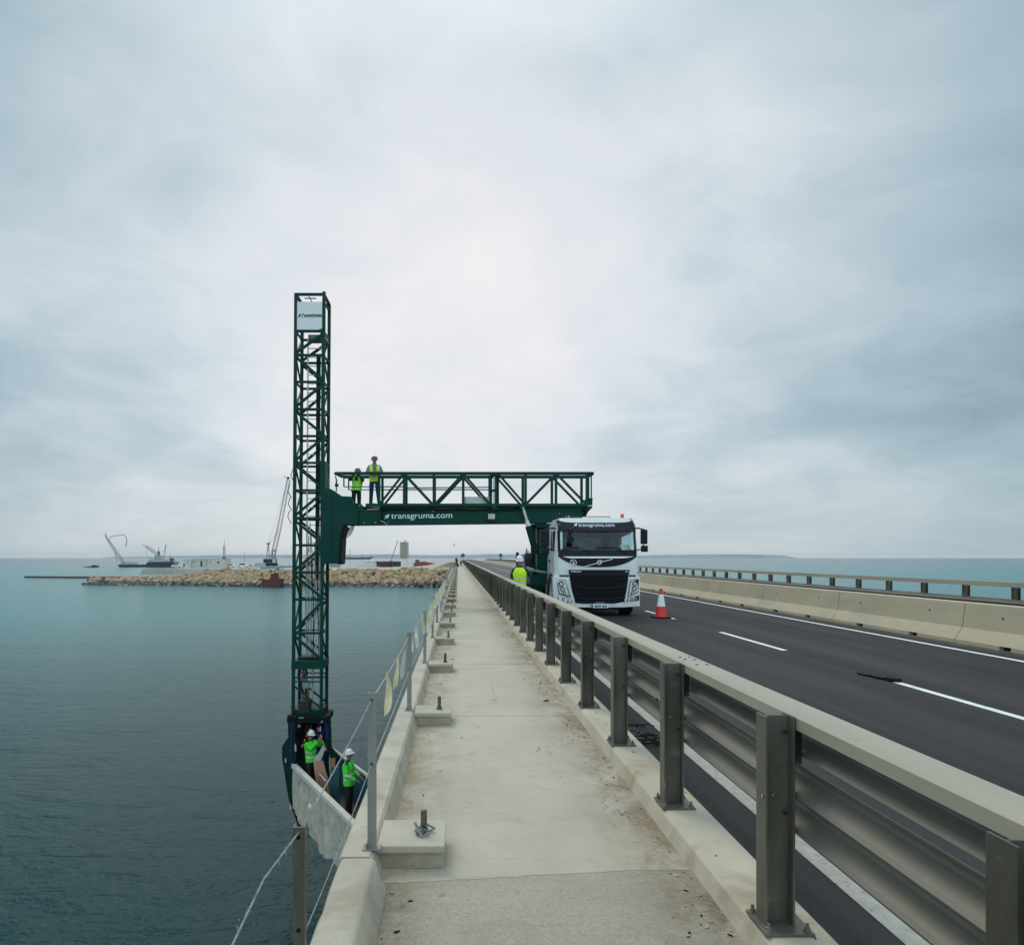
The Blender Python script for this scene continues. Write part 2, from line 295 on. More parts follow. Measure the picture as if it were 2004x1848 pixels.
# ------------------------------------------------------------------ mesh helpers
def P(px, py, Y):
    """a point of the place seen at (px, py) on a 2004-px wide view, at the true distance Y"""
    return Vector(((px - 897) / 1447 * Y, Y, CZ - (py - 1090) / 1447 * Y))
def frame(d):
    d = d.normalized(); up = Vector((0, 0, 1)) if abs(d.z) < .95 else Vector((0, 1, 0))
    u = d.cross(up).normalized(); return u, u.cross(d).normalized()
class MB:
    def __init__(s): s.v = []; s.f = []; s.m = []; s.mats = []; s.smooth = []
    def mi(s, m):
        if m not in s.mats: s.mats.append(m)
        return s.mats.index(m)
    def add(s, vs, fs, m, smooth=False):
        o = len(s.v); s.v += [tuple(v) for v in vs]; i = s.mi(m)
        for f in fs: s.f.append([o + a for a in f]); s.m.append(i); s.smooth.append(smooth)
        return s
    def box(s, x0, x1, y0, y1, z0, z1, m):
        vs = [(x, y, z) for z in (z0, z1) for y in (y0, y1) for x in (x0, x1)]
        return s.add(vs, [(0, 2, 3, 1), (4, 5, 7, 6), (0, 1, 5, 4), (2, 6, 7, 3), (0, 4, 6, 2), (1, 3, 7, 5)], m)
    def bar(s, a, b, w, h, m, up=None):
        a, b = Vector(a), Vector(b); u, v = frame(b - a)
        if up is not None:
            u = (b - a).normalized().cross(Vector(up)).normalized(); v = u.cross((b - a).normalized())
        u = u * w / 2; v = v * h / 2
        vs = [a - u - v, a + u - v, a + u + v, a - u + v, b - u - v, b + u - v, b + u + v, b - u + v]
        return s.add(vs, [(3, 2, 1, 0), (4, 5, 6, 7), (0, 1, 5, 4), (1, 2, 6, 5), (2, 3, 7, 6), (3, 0, 4, 7)], m)
    def tube(s, pts, r, m, n=8, cap=True):
        pts = [Vector(p) for p in pts]; rs = r if isinstance(r, (list, tuple)) else [r] * len(pts)
        vs = []; fs = []; pu = None
        for i, p in enumerate(pts):
            d = pts[min(i + 1, len(pts) - 1)] - pts[max(i - 1, 0)]
            u, v = frame(d)
            if pu is not None:
                u = (pu - d.normalized() * pu.dot(d.normalized())).normalized(); v = u.cross(d.normalized())
            pu = u
            for k in range(n):
                t = 2 * math.pi * k / n; vs.append(p + (u * math.cos(t) + v * math.sin(t)) * rs[i])
        for i in range(len(pts) - 1):
            for k in range(n):
                a = i * n + k; b = i * n + (k + 1) % n; fs.append((a, b, b + n, a + n))
        if cap: fs.append(tuple(range(n))[::-1]); fs.append(tuple(range(len(vs) - n, len(vs))))
        return s.add(vs, fs, m, True)
    def prism(s, pts, d, m):
        """polygon extruded along vector d"""
        d = Vector(d); n = len(pts); a = [Vector(p) for p in pts]; b = [p + d for p in a]
        return s.add(a + b, [tuple(range(n))[::-1], tuple(range(n, 2 * n))] + [(i, (i + 1) % n, (i + 1) % n + n, i + n) for i in range(n)], m)
    def lathe(s, c, prof, m, n=20, axis='Z'):
        vs = []; fs = []
        for r, h in prof:
            for k in range(n):
                t = 2 * math.pi * k / n; x, y = r * math.cos(t), r * math.sin(t)
                q = {'Z': (x, y, h), 'X': (h, x, y), 'Y': (x, h, y)}[axis]
                vs.append((c[0] + q[0], c[1] + q[1], c[2] + q[2]))
        for i in range(len(prof) - 1):
            for k in range(n):
                a = i * n + k; b = i * n + (k + 1) % n; fs.append((a, b, b + n, a + n))
        fs.append(tuple(range(n))[::-1]); fs.append(tuple(range(len(vs) - n, len(vs))))
        return s.add(vs, fs, m, True)
    def build(s, name, parent=None, local=False, bevel=0, loc=None):
        me = bpy.data.meshes.new(name); me.from_pydata(s.v, [], s.f)
        for m in s.mats: me.materials.append(m)
        me.polygons.foreach_set('material_index', s.m); me.polygons.foreach_set('use_smooth', s.smooth)
        bm = bmesh.new(); bm.from_mesh(me); bmesh.ops.recalc_face_normals(bm, faces=bm.faces)
        if bevel:
            es = [e for e in bm.edges if len(e.link_faces) == 2 and e.calc_face_angle(0) > R(40)]
            bmesh.ops.bevel(bm, geom=es, offset=bevel, segments=2, affect='EDGES', profile=.6)
        for e in bm.edges:
            if len(e.link_faces) == 2 and e.calc_face_angle(0) > R(45): e.smooth = False
        bm.to_mesh(me); bm.free(); me.update()
        o = bpy.data.objects.new(name, me); COL.objects.link(o)
        if parent is not None:
            o.parent = parent
            if not local: o.location = -wloc(parent)
        if loc is not None: o.location = loc
        return o
def wloc(o):
    v = Vector(o.location)
    while o.parent: o = o.parent; v = v + Vector(o.location)
    return v
def tag(o, label=None, cat=None, group=None, kind=None):
    if label: o['label'] = label
    if cat: o['category'] = cat
    if group: o['group'] = group
    if kind: o['kind'] = kind
    return o
def empty(name, loc=(0, 0, 0), rz=0):
    o = bpy.data.objects.new(name, None); COL.objects.link(o); o.location = loc; o.rotation_euler = (0, 0, rz); o.empty_display_size = .1
    return o
def copy_tree(o, parent=None):
    c = o.copy(); COL.objects.link(c); c.parent = parent
    for ch in list(o.children): copy_tree(ch, c)
    return c
ORD = ['nearest', 'second', 'third', 'fourth', 'fifth', 'sixth', 'seventh', 'eighth', 'ninth', 'tenth', 'eleventh', 'twelfth', 'thirteenth', 'fourteenth', 'fifteenth', 'sixteenth', 'seventeenth', 'eighteenth', 'nineteenth', 'twentieth']
def text_obj(s, size, m, parent, name, fmap, bold=0.0, ext=.002, shear=0, spacing=1.0, width=None):
    cu = bpy.data.curves.new('lettering', 'FONT'); cu.body = s; cu.size = size; cu.offset = bold; cu.extrude = ext; cu.shear = shear
    cu.space_character = spacing; cu.resolution_u = 6
    t = bpy.data.objects.new('lettering_source', cu); COL.objects.link(t)
    dg = bpy.context.evaluated_depsgraph_get(); me = bpy.data.meshes.new_from_object(t.evaluated_get(dg))
    bpy.data.objects.remove(t)
    xs = [v.co.x for v in me.vertices]; k = (width / (max(xs) - min(xs))) if width else 1; x0 = min(xs)
    for v in me.vertices: v.co = fmap((v.co.x - x0) * k, v.co.y, v.co.z)
    me.materials.clear(); me.materials.append(m)
    o = bpy.data.objects.new(name, me); COL.objects.link(o)
    if parent is not None: o.parent = parent; o.location = -wloc(parent)
    return o

# ------------------------------------------------------------------ setting
YE = 700.0
SEA_Z = -9.4
b = MB()
rings = [0, 12, 30, 80, 200, 600, 2000, 6000, 14000]; n = 48
vs = [(0, 60, SEA_Z)]
for r in rings[1:]:
    for k_ in range(n): vs.append((r * math.cos(2 * math.pi * k_ / n), 60 + r * math.sin(2 * math.pi * k_ / n), SEA_Z))
fs = [(0, 1 + k_, 1 + (k_ + 1) % n) for k_ in range(n)]
for i in range(len(rings) - 2):
    for k_ in range(n):
        a = 1 + i * n + k_; c_ = 1 + i * n + (k_ + 1) % n; fs.append((a, a + n, c_ + n, c_))
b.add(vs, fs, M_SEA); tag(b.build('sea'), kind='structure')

ABUT = 292.0
b = MB(); b.box(-.50, 11.6, -12, ABUT, -.62, -.16, M_KERB); b.box(1.0, 3.0, -12, ABUT, -2.0, -.63, M_KERB); b.box(8.0, 10.0, -12, ABUT, -2.0, -.63, M_KERB)
tag(b.build('bridge_deck'), kind='structure')
b = MB()
for Y in range(-5, 290, 35):
    for X in (2, 9): b.tube([(X, Y, SEA_Z - 4), (X, Y, -3.0)], .75, M_KERB, 20)
    b.box(-.1, 11.2, Y - .9, Y + .9, -3.0, -2.01, M_KERB)
tag(b.build('bridge_pier'), 'concrete piers and crossheads standing in the sea under the bridge deck', kind='structure')

# walkway slabs with real joints between them
joints = [-6.0, 3.66, 7.47, 11.1, 14.55, 18.0]
while joints[-1] < YE: joints.append(joints[-1] + (3.45 if joints[-1] < 60 else 12))
b = MB(); rnd = random.Random(3)
edge_prev = None
for i in range(len(joints) - 1):
    y0, y1 = joints[i], joints[i + 1]
    m = M_WALKC if i == 0 else M_WALK
    nx = 34 if i < 3 else 2
    xs = [-.42 + (1.19 + .42) * t / nx for t in range(nx + 1)]
    def edge(y, j):
        if j == 1: r2 = random.Random(11); return [y - .045 + .13 * (x + .4) - .12 * max(0, x - .85) + r2.uniform(-.005, .005) for x in xs]
        if j == 2: r2 = random.Random(5); return [y + r2.uniform(-.004, .004) for x in xs]
        return [y] * len(xs)
    e0, e1 = edge(y0, i), edge(y1, i + 1); gap = .0075 if i < 6 else .004
    top = [(x, y + gap, 0.0) for x, y in zip(xs, e0)] + [(x, y - gap, 0.0) for x, y in zip(xs, e1)]
    bot = [(v[0], v[1], -.03) for v in top]; N = len(xs)
    fs = [(k_, k_ + 1, N + k_ + 1, N + k_) for k_ in range(N - 1)]
    fs += [(k_ + 1, k_, 2 * N + k_, 2 * N + k_ + 1) for k_ in range(N - 1)] + [(N + k_, N + k_ + 1, 3 * N + k_ + 1, 3 * N + k_) for k_ in range(N - 1)]
    if i == 0: top = [(a_[0], a_[1], .004) if q >= 0 else a_ for q, a_ in enumerate(top)]
    b.add(top + bot, fs, m)
b.box(-.5, 1.2, -6, YE, -.16, -.03, M_SILO)
tag(b.build('walkway'), kind='structure')

# outer kerb: bevelled inner edge, thicker worn block nearest the camera
def kerb_prof(x0, x1, top, y0, y1, m, bb, foot=.035, zb=-.50, wob=0):
    xs_ = [(x0, zb), (x0, top - .012), (x0 + .012, top), (x1 - .028, top), (x1 - .01, top - .018), (x1 + foot - .01, 0.0), (x1 + foot - .01, -.02), (x0 + .05, zb)]
    bb.prism([(x, y0, z) for x, z in xs_], (0, y1 - y0, 0), m)
b = MB(); y = 3.66
while y < ABUT:
    L_ = 3.24 if y < 60 else 16.2
    kerb_prof(-.59, -.415, .12, y, y + L_ - (.004 if y < 60 else 0), M_KERB, b); y += L_
kerb_prof(-.59, -.415, .12, y, YE, M_KERB, b)
tag(b.build('kerb'), kind='structure')
b = MB(); r2 = random.Random(4)
NS = 60; prof0 = [(-.565, -.50), (-.563, .10), (-.561, .150), (-.550, .165), (-.47, .170), (-.412, .168), (-.392, .155), (-.366, .06), (-.342, .02), (-.338, -.02), (-.50, -.5)]
vs = []
for j in range(NS + 1):
    y = -.6 + 4.2 * j / NS; t = max(0, (y - 3.50) / .10); sc_ = math.sqrt(max(0.05, 1 - t * t * .8)) if t > 0 else 1
    for (x, z) in prof0:
        zz_ = z if z < 0 else z * (.35 + .65 * sc_); xx = -.45 + (x + .45) * (.72 + .28 * sc_)
        vs.append((xx + r2.uniform(-.0012, .0012) + .003 * math.sin(y * 5), y, zz_ + (r2.uniform(-.001, .001) - (.012 if (1.9 < y < 2.0 or 3.0 < y < 3.08) and x < -.54 else 0) if z > 0 else 0)))
n_ = len(prof0)
fs = [(j * n_ + k_, j * n_ + (k_ + 1) % n_, (j + 1) * n_ + (k_ + 1) % n_, (j + 1) * n_ + k_) for j in range(NS) for k_ in range(n_)]
fs += [tuple(range(n_))[::-1], tuple(range(NS * n_, NS * n_ + n_))]
b.add(vs, fs, M_KERB, True)
tag(b.build('kerb_block'), 'worn rounded concrete kerb block nearest the camera at the water side', 'kerb block')

# parapet kerb between walkway and road
b = MB()
y = -6
while y < ABUT:
    L_ = 6.0 if y < 60 else 60
    b.prism([(x, y + .003, z) for x, z in [(1.185, -.15), (1.190, .0), (1.215, .085), (1.24, .10), (1.475, .10), (1.485, .09), (1.49, -.15)]], (0, L_ - .006, 0), M_KERB2); y += L_
tag(b.build('parapet_kerb'), kind='structure')
b = MB(); b.box(1.49, 11.0, -12, YE, -.2, -.15, M_ROAD); tag(b.build('road'), kind='structure')
b = MB()
b.box(2.02, 2.13, -12, 300, -.148, -.1455, M_EDGE_W)
b.box(9.43, 9.55, -12, 300, -.148, -.1455, M_ROAD_W)
for (y0, y1) in [(-3, .5), (4.6, 10.35), (13.9, 17.3), (21.0, 24.2)] + [(27.6 + 7 * k_, 31 + 7 * k_) for k_ in range(16)]:
    b.box(6.08, 6.19, y0, y1, -.148, -.1455, M_ROAD_W)
tag(b.build('road_markings'), kind='structure')

# drainage grate in the gutter with caught rubbish
g = empty('drain_grate', (1.66, 7.25, -.15)); tag(g, 'black drainage grate choked with dark rubbish in the gutter beside the guardrail', 'drain grate')
b = MB()
b.box(-.13, .15, -.30, -.27, .0, .014, M_DSTEEL); b.box(-.13, .15, .27, .30, .0, .014, M_DSTEEL)
for k_ in range(11): b.box(-.13, .15, -.262 + k_ * .05, -.235 + k_ * .05, .0, .012, M_DSTEEL)
b.build('grating', g, local=True)
b = MB(); r2 = random.Random(9)
for k_ in range(26):
    x, y = r2.uniform(-.14, .22), r2.uniform(-.4, .4); a = r2.uniform(-.5, .5)
    b.tube([(x, y, .018), (x + .07 * math.cos(a), y + .07 * math.sin(a), .035), (x + .15 * math.cos(a), y + .15 * math.sin(a) + .02, .016)], .006, M_BLACK, 5)
b.build('rubbish', g, local=True)
# dark rubber scrap lying at the start of the lane line
b = MB(); r2 = random.Random(2)
for (x, y, w, l, h) in [(6.08, 10.75, .14, .42, .03), (6.14, 10.45, .20, .26, .05), (6.02, 11.0, .10, .3, .022)]:
    pts = [(x + w / 2 * math.cos(t) * r2.uniform(.75, 1.1), y + l / 2 * math.sin(t) * r2.uniform(.8, 1.1), -.145) for t in [k_ * math.pi / 5 for k_ in range(10)]]
    b.prism(pts, (0, 0, h), M_BLACK)
tag(b.build('rubber_scrap', bevel=.006), 'flattened black rubber scrap on the asphalt at the start of a white lane dash', 'rubber scrap')
# grit and twigs along the walkway
b = MB(); r2 = random.Random(21)
for k_ in range(520):
    if r2.random() < .8: x = 1.17 - abs(r2.gauss(0, .13)); y = 1.9 + r2.random() ** 1.6 * 24
    else: x = -.37 + abs(r2.gauss(0, .12)); y = 2.2 + r2.random() ** 1.6 * 20
    if x < -.38 or (-.45 < x < -.06 and 3.7 < y and (y - 3.78) % 3.24 < .45): continue
    s_ = r2.uniform(.002, .006) * (2.2 if r2.random() < .06 else 1); a = r2.random() * 3; L_ = s_ * r2.uniform(1, 3)
    c_, d_ = math.cos(a), math.sin(a)
    pts = [(x + c_ * L_, y + d_ * L_, .005), (x - d_ * s_, y + c_ * s_, .005), (x - c_ * L_, y - d_ * L_, .005), (x + d_ * s_, y - c_ * s_, .005)]
    b.prism(pts, (0, 0, s_ * .8), r2.choice([M_BLACK, M_KERB, M_QUAY, M_RUST2, M_SILO]))
for k_ in range(60):
    x = r2.uniform(1.25, 1.46); y = 1.5 + r2.random() ** 1.5 * 18; a = r2.random() * 3; L_ = r2.uniform(.006, .014); s_ = .003
    b.prism([(x + math.cos(a) * L_, y + math.sin(a) * L_, .101), (x - math.sin(a) * s_, y + math.cos(a) * s_, .101), (x - math.cos(a) * L_, y - math.sin(a) * L_, .101), (x + math.sin(a) * s_, y - math.cos(a) * s_, .101)], (0, 0, .003), M_BLACK)
tag(b.build('grit'), 'dark grit and dry twigs scattered along the edges of the walkway', 'grit', kind='stuff')

# ---- concrete plinths with anchor bolts along the outer kerb
def make_plinth():
    root = empty('concrete_plinth')
    b = MB()
    b.box(-.175, .175, -.006, .376, .082, .119, M_KERB); b.box(-.168, .169, .006, .364, .0, .0815, M_PLINTHB); b.build('block', root, local=True, bevel=.006)
    b = MB()
    b.tube([(.06, .17, .118), (.06, .17, .165)], .012, M_DSTEEL, 8); b.tube([(.06, .17, .165), (.06, .17, .245)], .017, M_GALV, 10)
    b.lathe((.06, .17, .118), [(.03, 0), (.03, .012), (.022, .014), (.022, .035)], M_GALV, 6)
    b.build('anchor_bolt', root, local=True)
    return root
pl = make_plinth()
NP = 60
for i in range(NP):
    o = pl if i == 0 else copy_tree(pl)
    o.location = (-.245, 3.80 + 3.24 * i, .001)
    if i == 0: lab = 'large concrete plinth with a bolt beside the kerb block, nearest the camera'
    elif i < 20: lab = '%s concrete plinth from the camera jutting from the outer kerb' % ORD[i]
    else: lab = 'one of the far concrete plinths crowding together towards the end of the walkway'
    tag(o, lab, 'plinth', 'concrete plinths along the outer kerb')
b = MB()
for k_, (x, y) in enumerate([(-.19, 3.93), (-.165, 3.99), (-.2, 3.97)]):
    b.tube([(x - .03, y, .128), (x, y + .03, .15), (x + .035, y, .14), (x, y - .03, .13), (x - .035, y + .01, .155 + .01 * k_)], .008, M_ROPE, 6)
tag(b.build('rope_scrap'), 'knotted grey rope scrap tied round the bolt of the nearest plinth', 'rope')

# ---- cable fence on the outer kerb: flat posts and two slack cables
cf = empty('cable_fence', (-.45, 3.8, .12)); tag(cf, 'grey steel cable fence with flat posts standing on the outer kerb above the water', 'cable fence')
ys_ = [2.6, 3.76, 7.16] + [10.36 + 3.24 * k_ for k_ in range(88)]
b2 = MB(); tops = []
for i, y in enumerate(ys_):
    x = {0: -.560, 1: -.44, 2: -.475}.get(i, -.475 + .01 * math.sin(i * 2.3)); zt = {0: .655, 1: .912, 2: .875}.get(i, .87 + .012 * math.sin(i * 1.7))
    z0 = -.55 if i == 0 else .121
    tops.append((x, y, zt))
    b = b2 if i >= 100 else MB()
    w = .021
    # open-fronted channel post with bolt holes
    b.box(x - w, x + w, y - .008, y - .002, z0, zt, M_CPOST); b.box(x - w, x - w + .005, y - .002, y + .03, z0, zt, M_CPOST); b.box(x + w - .005, x + w, y - .002, y + .03, z0, zt, M_CPOST)
    if i < 12:
        b.tube([(x, y - .0085, zt - .035), (x, y - .014, zt - .035)], .007, M_BLACK, 8); b.tube([(x, y - .0085, zt - .36), (x, y - .014, zt - .36)], .007, M_BLACK, 8)
        if i: b.box(x - .03, x - .022, y - .02, y + .035, z0, z0 + .03, M_CPOST); b.box(x - .045, x + .045, y - .03, y + .05, z0 - .0005, z0 + .006, M_CPOST)
    for q_ in range(len(b.mats)):
        if i == 0 and b.mats[q_] == M_CPOST: b.mats[q_] = M_GALV
    b.build('post', cf)
b = MB(); b3 = MB()
b.tube([(-.60, .9, .60), (-.585, 1.4, .62), (-.612, 1.95, .545), (-.605, 2.3, .60), tops[0][:2] + (tops[0][2] - .02,)], .0036, M_ROPE, 6)
for i in range(len(tops) - 1):
    (x0, y0, z0), (x1, y1, z1) = tops[i], tops[i + 1]
    for off, sag, tgt in ((.035, .012, b), (.36, .015, b3)):
        za, zb = z0 - off, z1 - off
        if i == 0 and off < .1: za = z0 - .02
        if i == 0 and off > .1: za = z0 - .42
        tgt.tube([(x0 + (x1 - x0) * t, y0 - .012 + (y1 - y0) * t, za + (zb - za) * t - sag * 4 * t * (1 - t)) for t in (0, .25, .5, .75, 1)], (.0034 if off < .1 else .0026), M_ROPE if i < 1 else M_GREY, 5, cap=False)
b.lathe((-.555, 2.765, .664), [(.003, -.012), (.007, -.008), (.007, .010), (.003, .014)], M_TARPTOP, 8)
b.build('top_cable', cf); b3.build('lower_cable', cf)
# frayed strands on the nearest span
b = MB(); r2 = random.Random(8)
for k_ in range(26):
    t = r2.random(); p = Vector((-.60, 1.3, .615)).lerp(Vector((-.575, 2.6, .635)), t); 
    q = p + Vector((r2.uniform(-.02, .02), r2.uniform(-.02, .02), r2.uniform(-.03, .012)))
    b.tube([p, (p + q) / 2 + Vector((0, 0, .004)), q], .0012, M_ROPE, 4)
b.build('frayed_strand', cf)

# ---- strips of tape hanging from the top cable
r2 = random.Random(5)
def tape(px, py, Y, L_, w, m, name_i):
    x = (px - 897) / 1447 * Y; z = CZ - (py - 1090) / 1447 * Y
    o = MB(); vs = []; N = 7
    for k_ in range(N + 1):
        t = k_ / N; ww = w * (.25 + .75 * min(1, t * 1.6)) * (1 if t < .8 else 1 - (t - .8) * 1.5)
        xo = .012 * math.sin(3 * t + name_i); yo = .02 * math.sin(4 * t + name_i * 2)
        for s_, d_ in ((-1, 0), (-.1, .012), (1, 0)):
            vs.append((xo + s_ * ww / 2, yo + d_ + s_ * .008, -t * L_ + (.015 * s_ if k_ == N else 0)))
    n0 = len(vs); vs = vs + [(a_, b_ + .0012, c_) for a_, b_, c_ in vs]
    fs = []
    for k_ in range(N):
        for j in range(2):
            a = k_ * 3 + j; fs.append((a, a + 1, a + 4, a + 3)); fs.append((n0 + a + 1, n0 + a, n0 + a + 3, n0 + a + 4))
        fs += [(k_ * 3, k_ * 3 + 3, n0 + k_ * 3 + 3, n0 + k_ * 3), (k_ * 3 + 5, k_ * 3 + 2, n0 + k_ * 3 + 2, n0 + k_ * 3 + 5)]
    o.add(vs, fs, m, True)
    o.tube([(-.006, 0, -.004), (0, -.006, .006), (.006, 0, -.004)], .003, M_ROPE, 5)
    return o.build('tape_strip', loc=(x, Y, z))
strips = [(757, 1311, 4.7, .275, .046, M_TAPE), (775, 1284, 5.35, .235, .034, M_TAPE), (790, 1268, 5.95, .24, .036, M_TAPEW), (808, 1236, 7.45, .2, .03, M_TAPEW), (816.5, 1221, 8.3, .26, .045, M_TAPEW), (828, 1200, 9.7, .27, .05, M_TAPE)]
yy = 10.9
while yy < 62:
    strips.append((897 - (.47 / yy * 1447) + 0, 1090 + (CZ - .835) / yy * 1447, yy, r2.uniform(.24, .42), r2.uniform(.06, .10), r2.choice([M_TAPE, M_TAPEW, M_TAPEW]))); yy += r2.uniform(.6, 1.4)
for i, s_ in enumerate(strips):
    o = tape(*s_, i)
    lab = ['long yellowed tape strip hanging from the cable just beyond the nearest fence post', 'short yellow tape strip, second along the cable from the camera', 'pale ragged tape strip, third along the cable from the camera', 'narrow whitish tape strip just beyond the second tall fence post', 'long whitish tape strip, fifth along the cable from the camera', 'broad yellowed tape strip, sixth along the cable from the camera'][i] if i < 6 else 'one of the small faded tape strips fluttering on the cable far along the fence'
    tag(o, lab, 'tape strip', 'strips of faded tape hanging on the cable fence')

# ---- steel guardrail: H posts on base plates, two beams and a box top rail
def w_beam(x, y0, y1, z0, hgt, m, bb, dep=.086, side=1, two=True):
    """corrugated beam; the crests stand off the posts"""
    pts = []
    N = 20 if two else 12; per = 2 if two else 1
    for k_ in range(N + 1):
        t = k_ / N; pts.append((x + side * dep * (.5 - .5 * math.cos(2 * math.pi * per * t)) ** .8, z0 + hgt * t))
    th = .004
    back = [(p[0] + side * th, p[1]) for p in pts][::-1]
    bb.prism([(p[0], y0, p[1]) for p in pts + back], (0, y1 - y0, 0), m)
def h_post(side=1):
    b = MB()
    x0, x1, y0, y1 = (0, .118, 0, .10)
    b.box(x0, x0 + .009, y0, y1, .012, .857, M_GALV); b.box(x1 - .009, x1, y0, y1, .012, .857, M_GALV)
    b.box(x0 + .009, x1 - .009, .046, .054, .012, .855, M_GALV)
    b.tube([(x0 - .004, .03, .53), (x0, .03, .53)], .009, M_STEEL, 8); b.tube([(x0 + .045, .046, .53), (x0 + .045, .040, .53)], .007, M_STEEL, 8)
    for z in (.79, .46): b.tube([(x1 - .026, .046, z), (x1 - .026, .034, z)], .011, M_DSTEEL, 6)
    return b
def base_plate():
    b = MB(); b.box(-.024, .17, -.06, .15, .0, .0125, M_GALV)
    for (x, y) in ((-.005, -.035), (.15, -.035), (-.005, .125), (.15, .125)):
        b.lathe((x, y, .0125), [(.016, 0), (.016, .003), (.012, .004), (.012, .016), (.007, .017), (.007, .032)], M_GALV, 6)
    return b
gr = empty('guardrail', (1.24, 3.0, .10)); tag(gr, 'galvanised steel guardrail with dusty top rail between the walkway and the road', 'guardrail')
py = [.5, 1.64, 2.98] + [4.45 + 1.475 * k_ for k_ in range(195)]
hp = h_post(); bp_ = base_plate(); pm = None; far_b = MB(); cnt = 0
for i, y in enumerate(py):
    if y < 1.2 or cnt >= 100:
        far_b.add([(v[0] + 1.24, v[1] + y, v[2] + .101) for v in hp.v], hp.f, M_GALV); far_b.add([(v[0] + 1.24, v[1] + y, v[2] + .1005) for v in bp_.v[:8]], bp_.f[:6], M_GALV)
        continue
    cnt += 1
    if pm is None:
        p0 = hp.build('post', gr, local=True, bevel=.0015); q0 = bp_.build('base_plate', p0, local=True, bevel=.002); pm = p0
        o = p0
    else:
        o = copy_tree(pm); o.parent = gr
    o.location = Vector((1.24, y, .1005)) - gr.location
tag(far_b.build('distant_post', gr), kind='stuff')
# top rail in lengths with splice bolts
b = MB(); seams = [-4.0, 4.52]
while seams[-1] < 290: seams.append(seams[-1] + 11.8)
for a, c_ in zip(seams, seams[1:]):
    pr = [(1.362, .905), (1.362, .953), (1.374, .966), (1.500, .966), (1.512, .953), (1.512, .905), (1.500, .905), (1.500, .950), (1.374, .950), (1.374, .905)]
    b.prism([(x, a + .004, z) for x, z in pr], (0, c_ - a - .008, 0), M_RAILTOP)
b.build('top_rail', gr)
for s_ in seams[1:8]:
    b = MB()
    for dy in (-.16, .07, .17):
        for x in (1.405, 1.465): b.lathe((x, s_ + dy, .966), [(.010, 0), (.010, .003), (.006, .006)], M_GALV, 8)
    b.box(1.378, 1.496, s_ - .3, s_ + .3, .936, .949, M_GALV)
    b.build('splice_plate', gr)
b = MB(); y = -4.02; k_ = 0
while y < 290:
    L_ = 4.425 if y < 60 else 44.25
    o_ = .0045 * (k_ % 2)
    w_beam(1.362 + o_, y, y + L_ + (.30 if y < 60 else 0), .487, .285, M_BEAM, b); y += L_; k_ += 1
b.build('lower_beam', gr)
b = MB(); y = -4.02
while y < 290:
    L_ = 4.425 if y < 60 else 44.25
    w_beam(1.40, y, y + L_ - .003, .790, .112, M_BEAM, b, dep=.07, two=False); y += L_
b.build('upper_beam', gr)
b = MB()
for y in py:
    if y < 60: b.box(1.359, 1.398, y + .03, y + .07, .76, .90, M_DSTEEL)
for j in (-4.02 + 4.425 * k_ for k_ in range(2, 9)):
    for z in (.545, .63, .71):
        for dy in (.04, .13, .22): b.lathe((1.352 if z == .63 else 1.40, j + dy, z), [(.012, 0), (.012, .006), (.006, .012)], M_DSTEEL, 6, axis='X')
b.build('spacer_block', gr)

# right-hand guardrail beyond the concrete barriers
g2 = empty('guardrail', (11.2, 15, -.15)); tag(g2, 'far grey steel guardrail behind the concrete barriers at the sea edge of the road', 'guardrail')
hp2 = MB(); hp2.box(0, .12, 0, .10, 0, 1.14, M_GALV)
pm = None; far_b = MB(); rp = MB()
rp.box(0, .010, 0, .10, 0, 1.14, M_GALV); rp.box(.11, .12, 0, .10, 0, 1.14, M_GALV); rp.box(.010, .11, .045, .055, 0, 1.138, M_GALV)
for i in range(190):
    y = 10.5 + 1.47 * i
    if i >= 100: far_b.add([(v[0] + 11.22, v[1] + y, v[2] - .15) for v in rp.v], rp.f, M_GALV); continue
    if pm is None: pm = rp.build('post', g2, local=True); o = pm
    else: o = copy_tree(pm); o.parent = g2
    o.location = Vector((11.22, y, -.15)) - g2.location
tag(far_b.build('distant_post', g2), kind='stuff')
b = MB(); b.box(11.06, 11.215, 8, 290, 1.0, 1.10, M_RAILTOP); b.build('top_rail', g2)
b = MB(); y = 8
while y < 290: w_beam(11.21, y, y + 44, .45, .30, M_BEAM, b, side=-1); y += 44
b.build('lower_beam', g2)
b = MB(); b.box(10.95, 11.6, -12, ABUT, -.17, -.06, M_KERB2); tag(b.build('outer_parapet_kerb'), kind='structure')

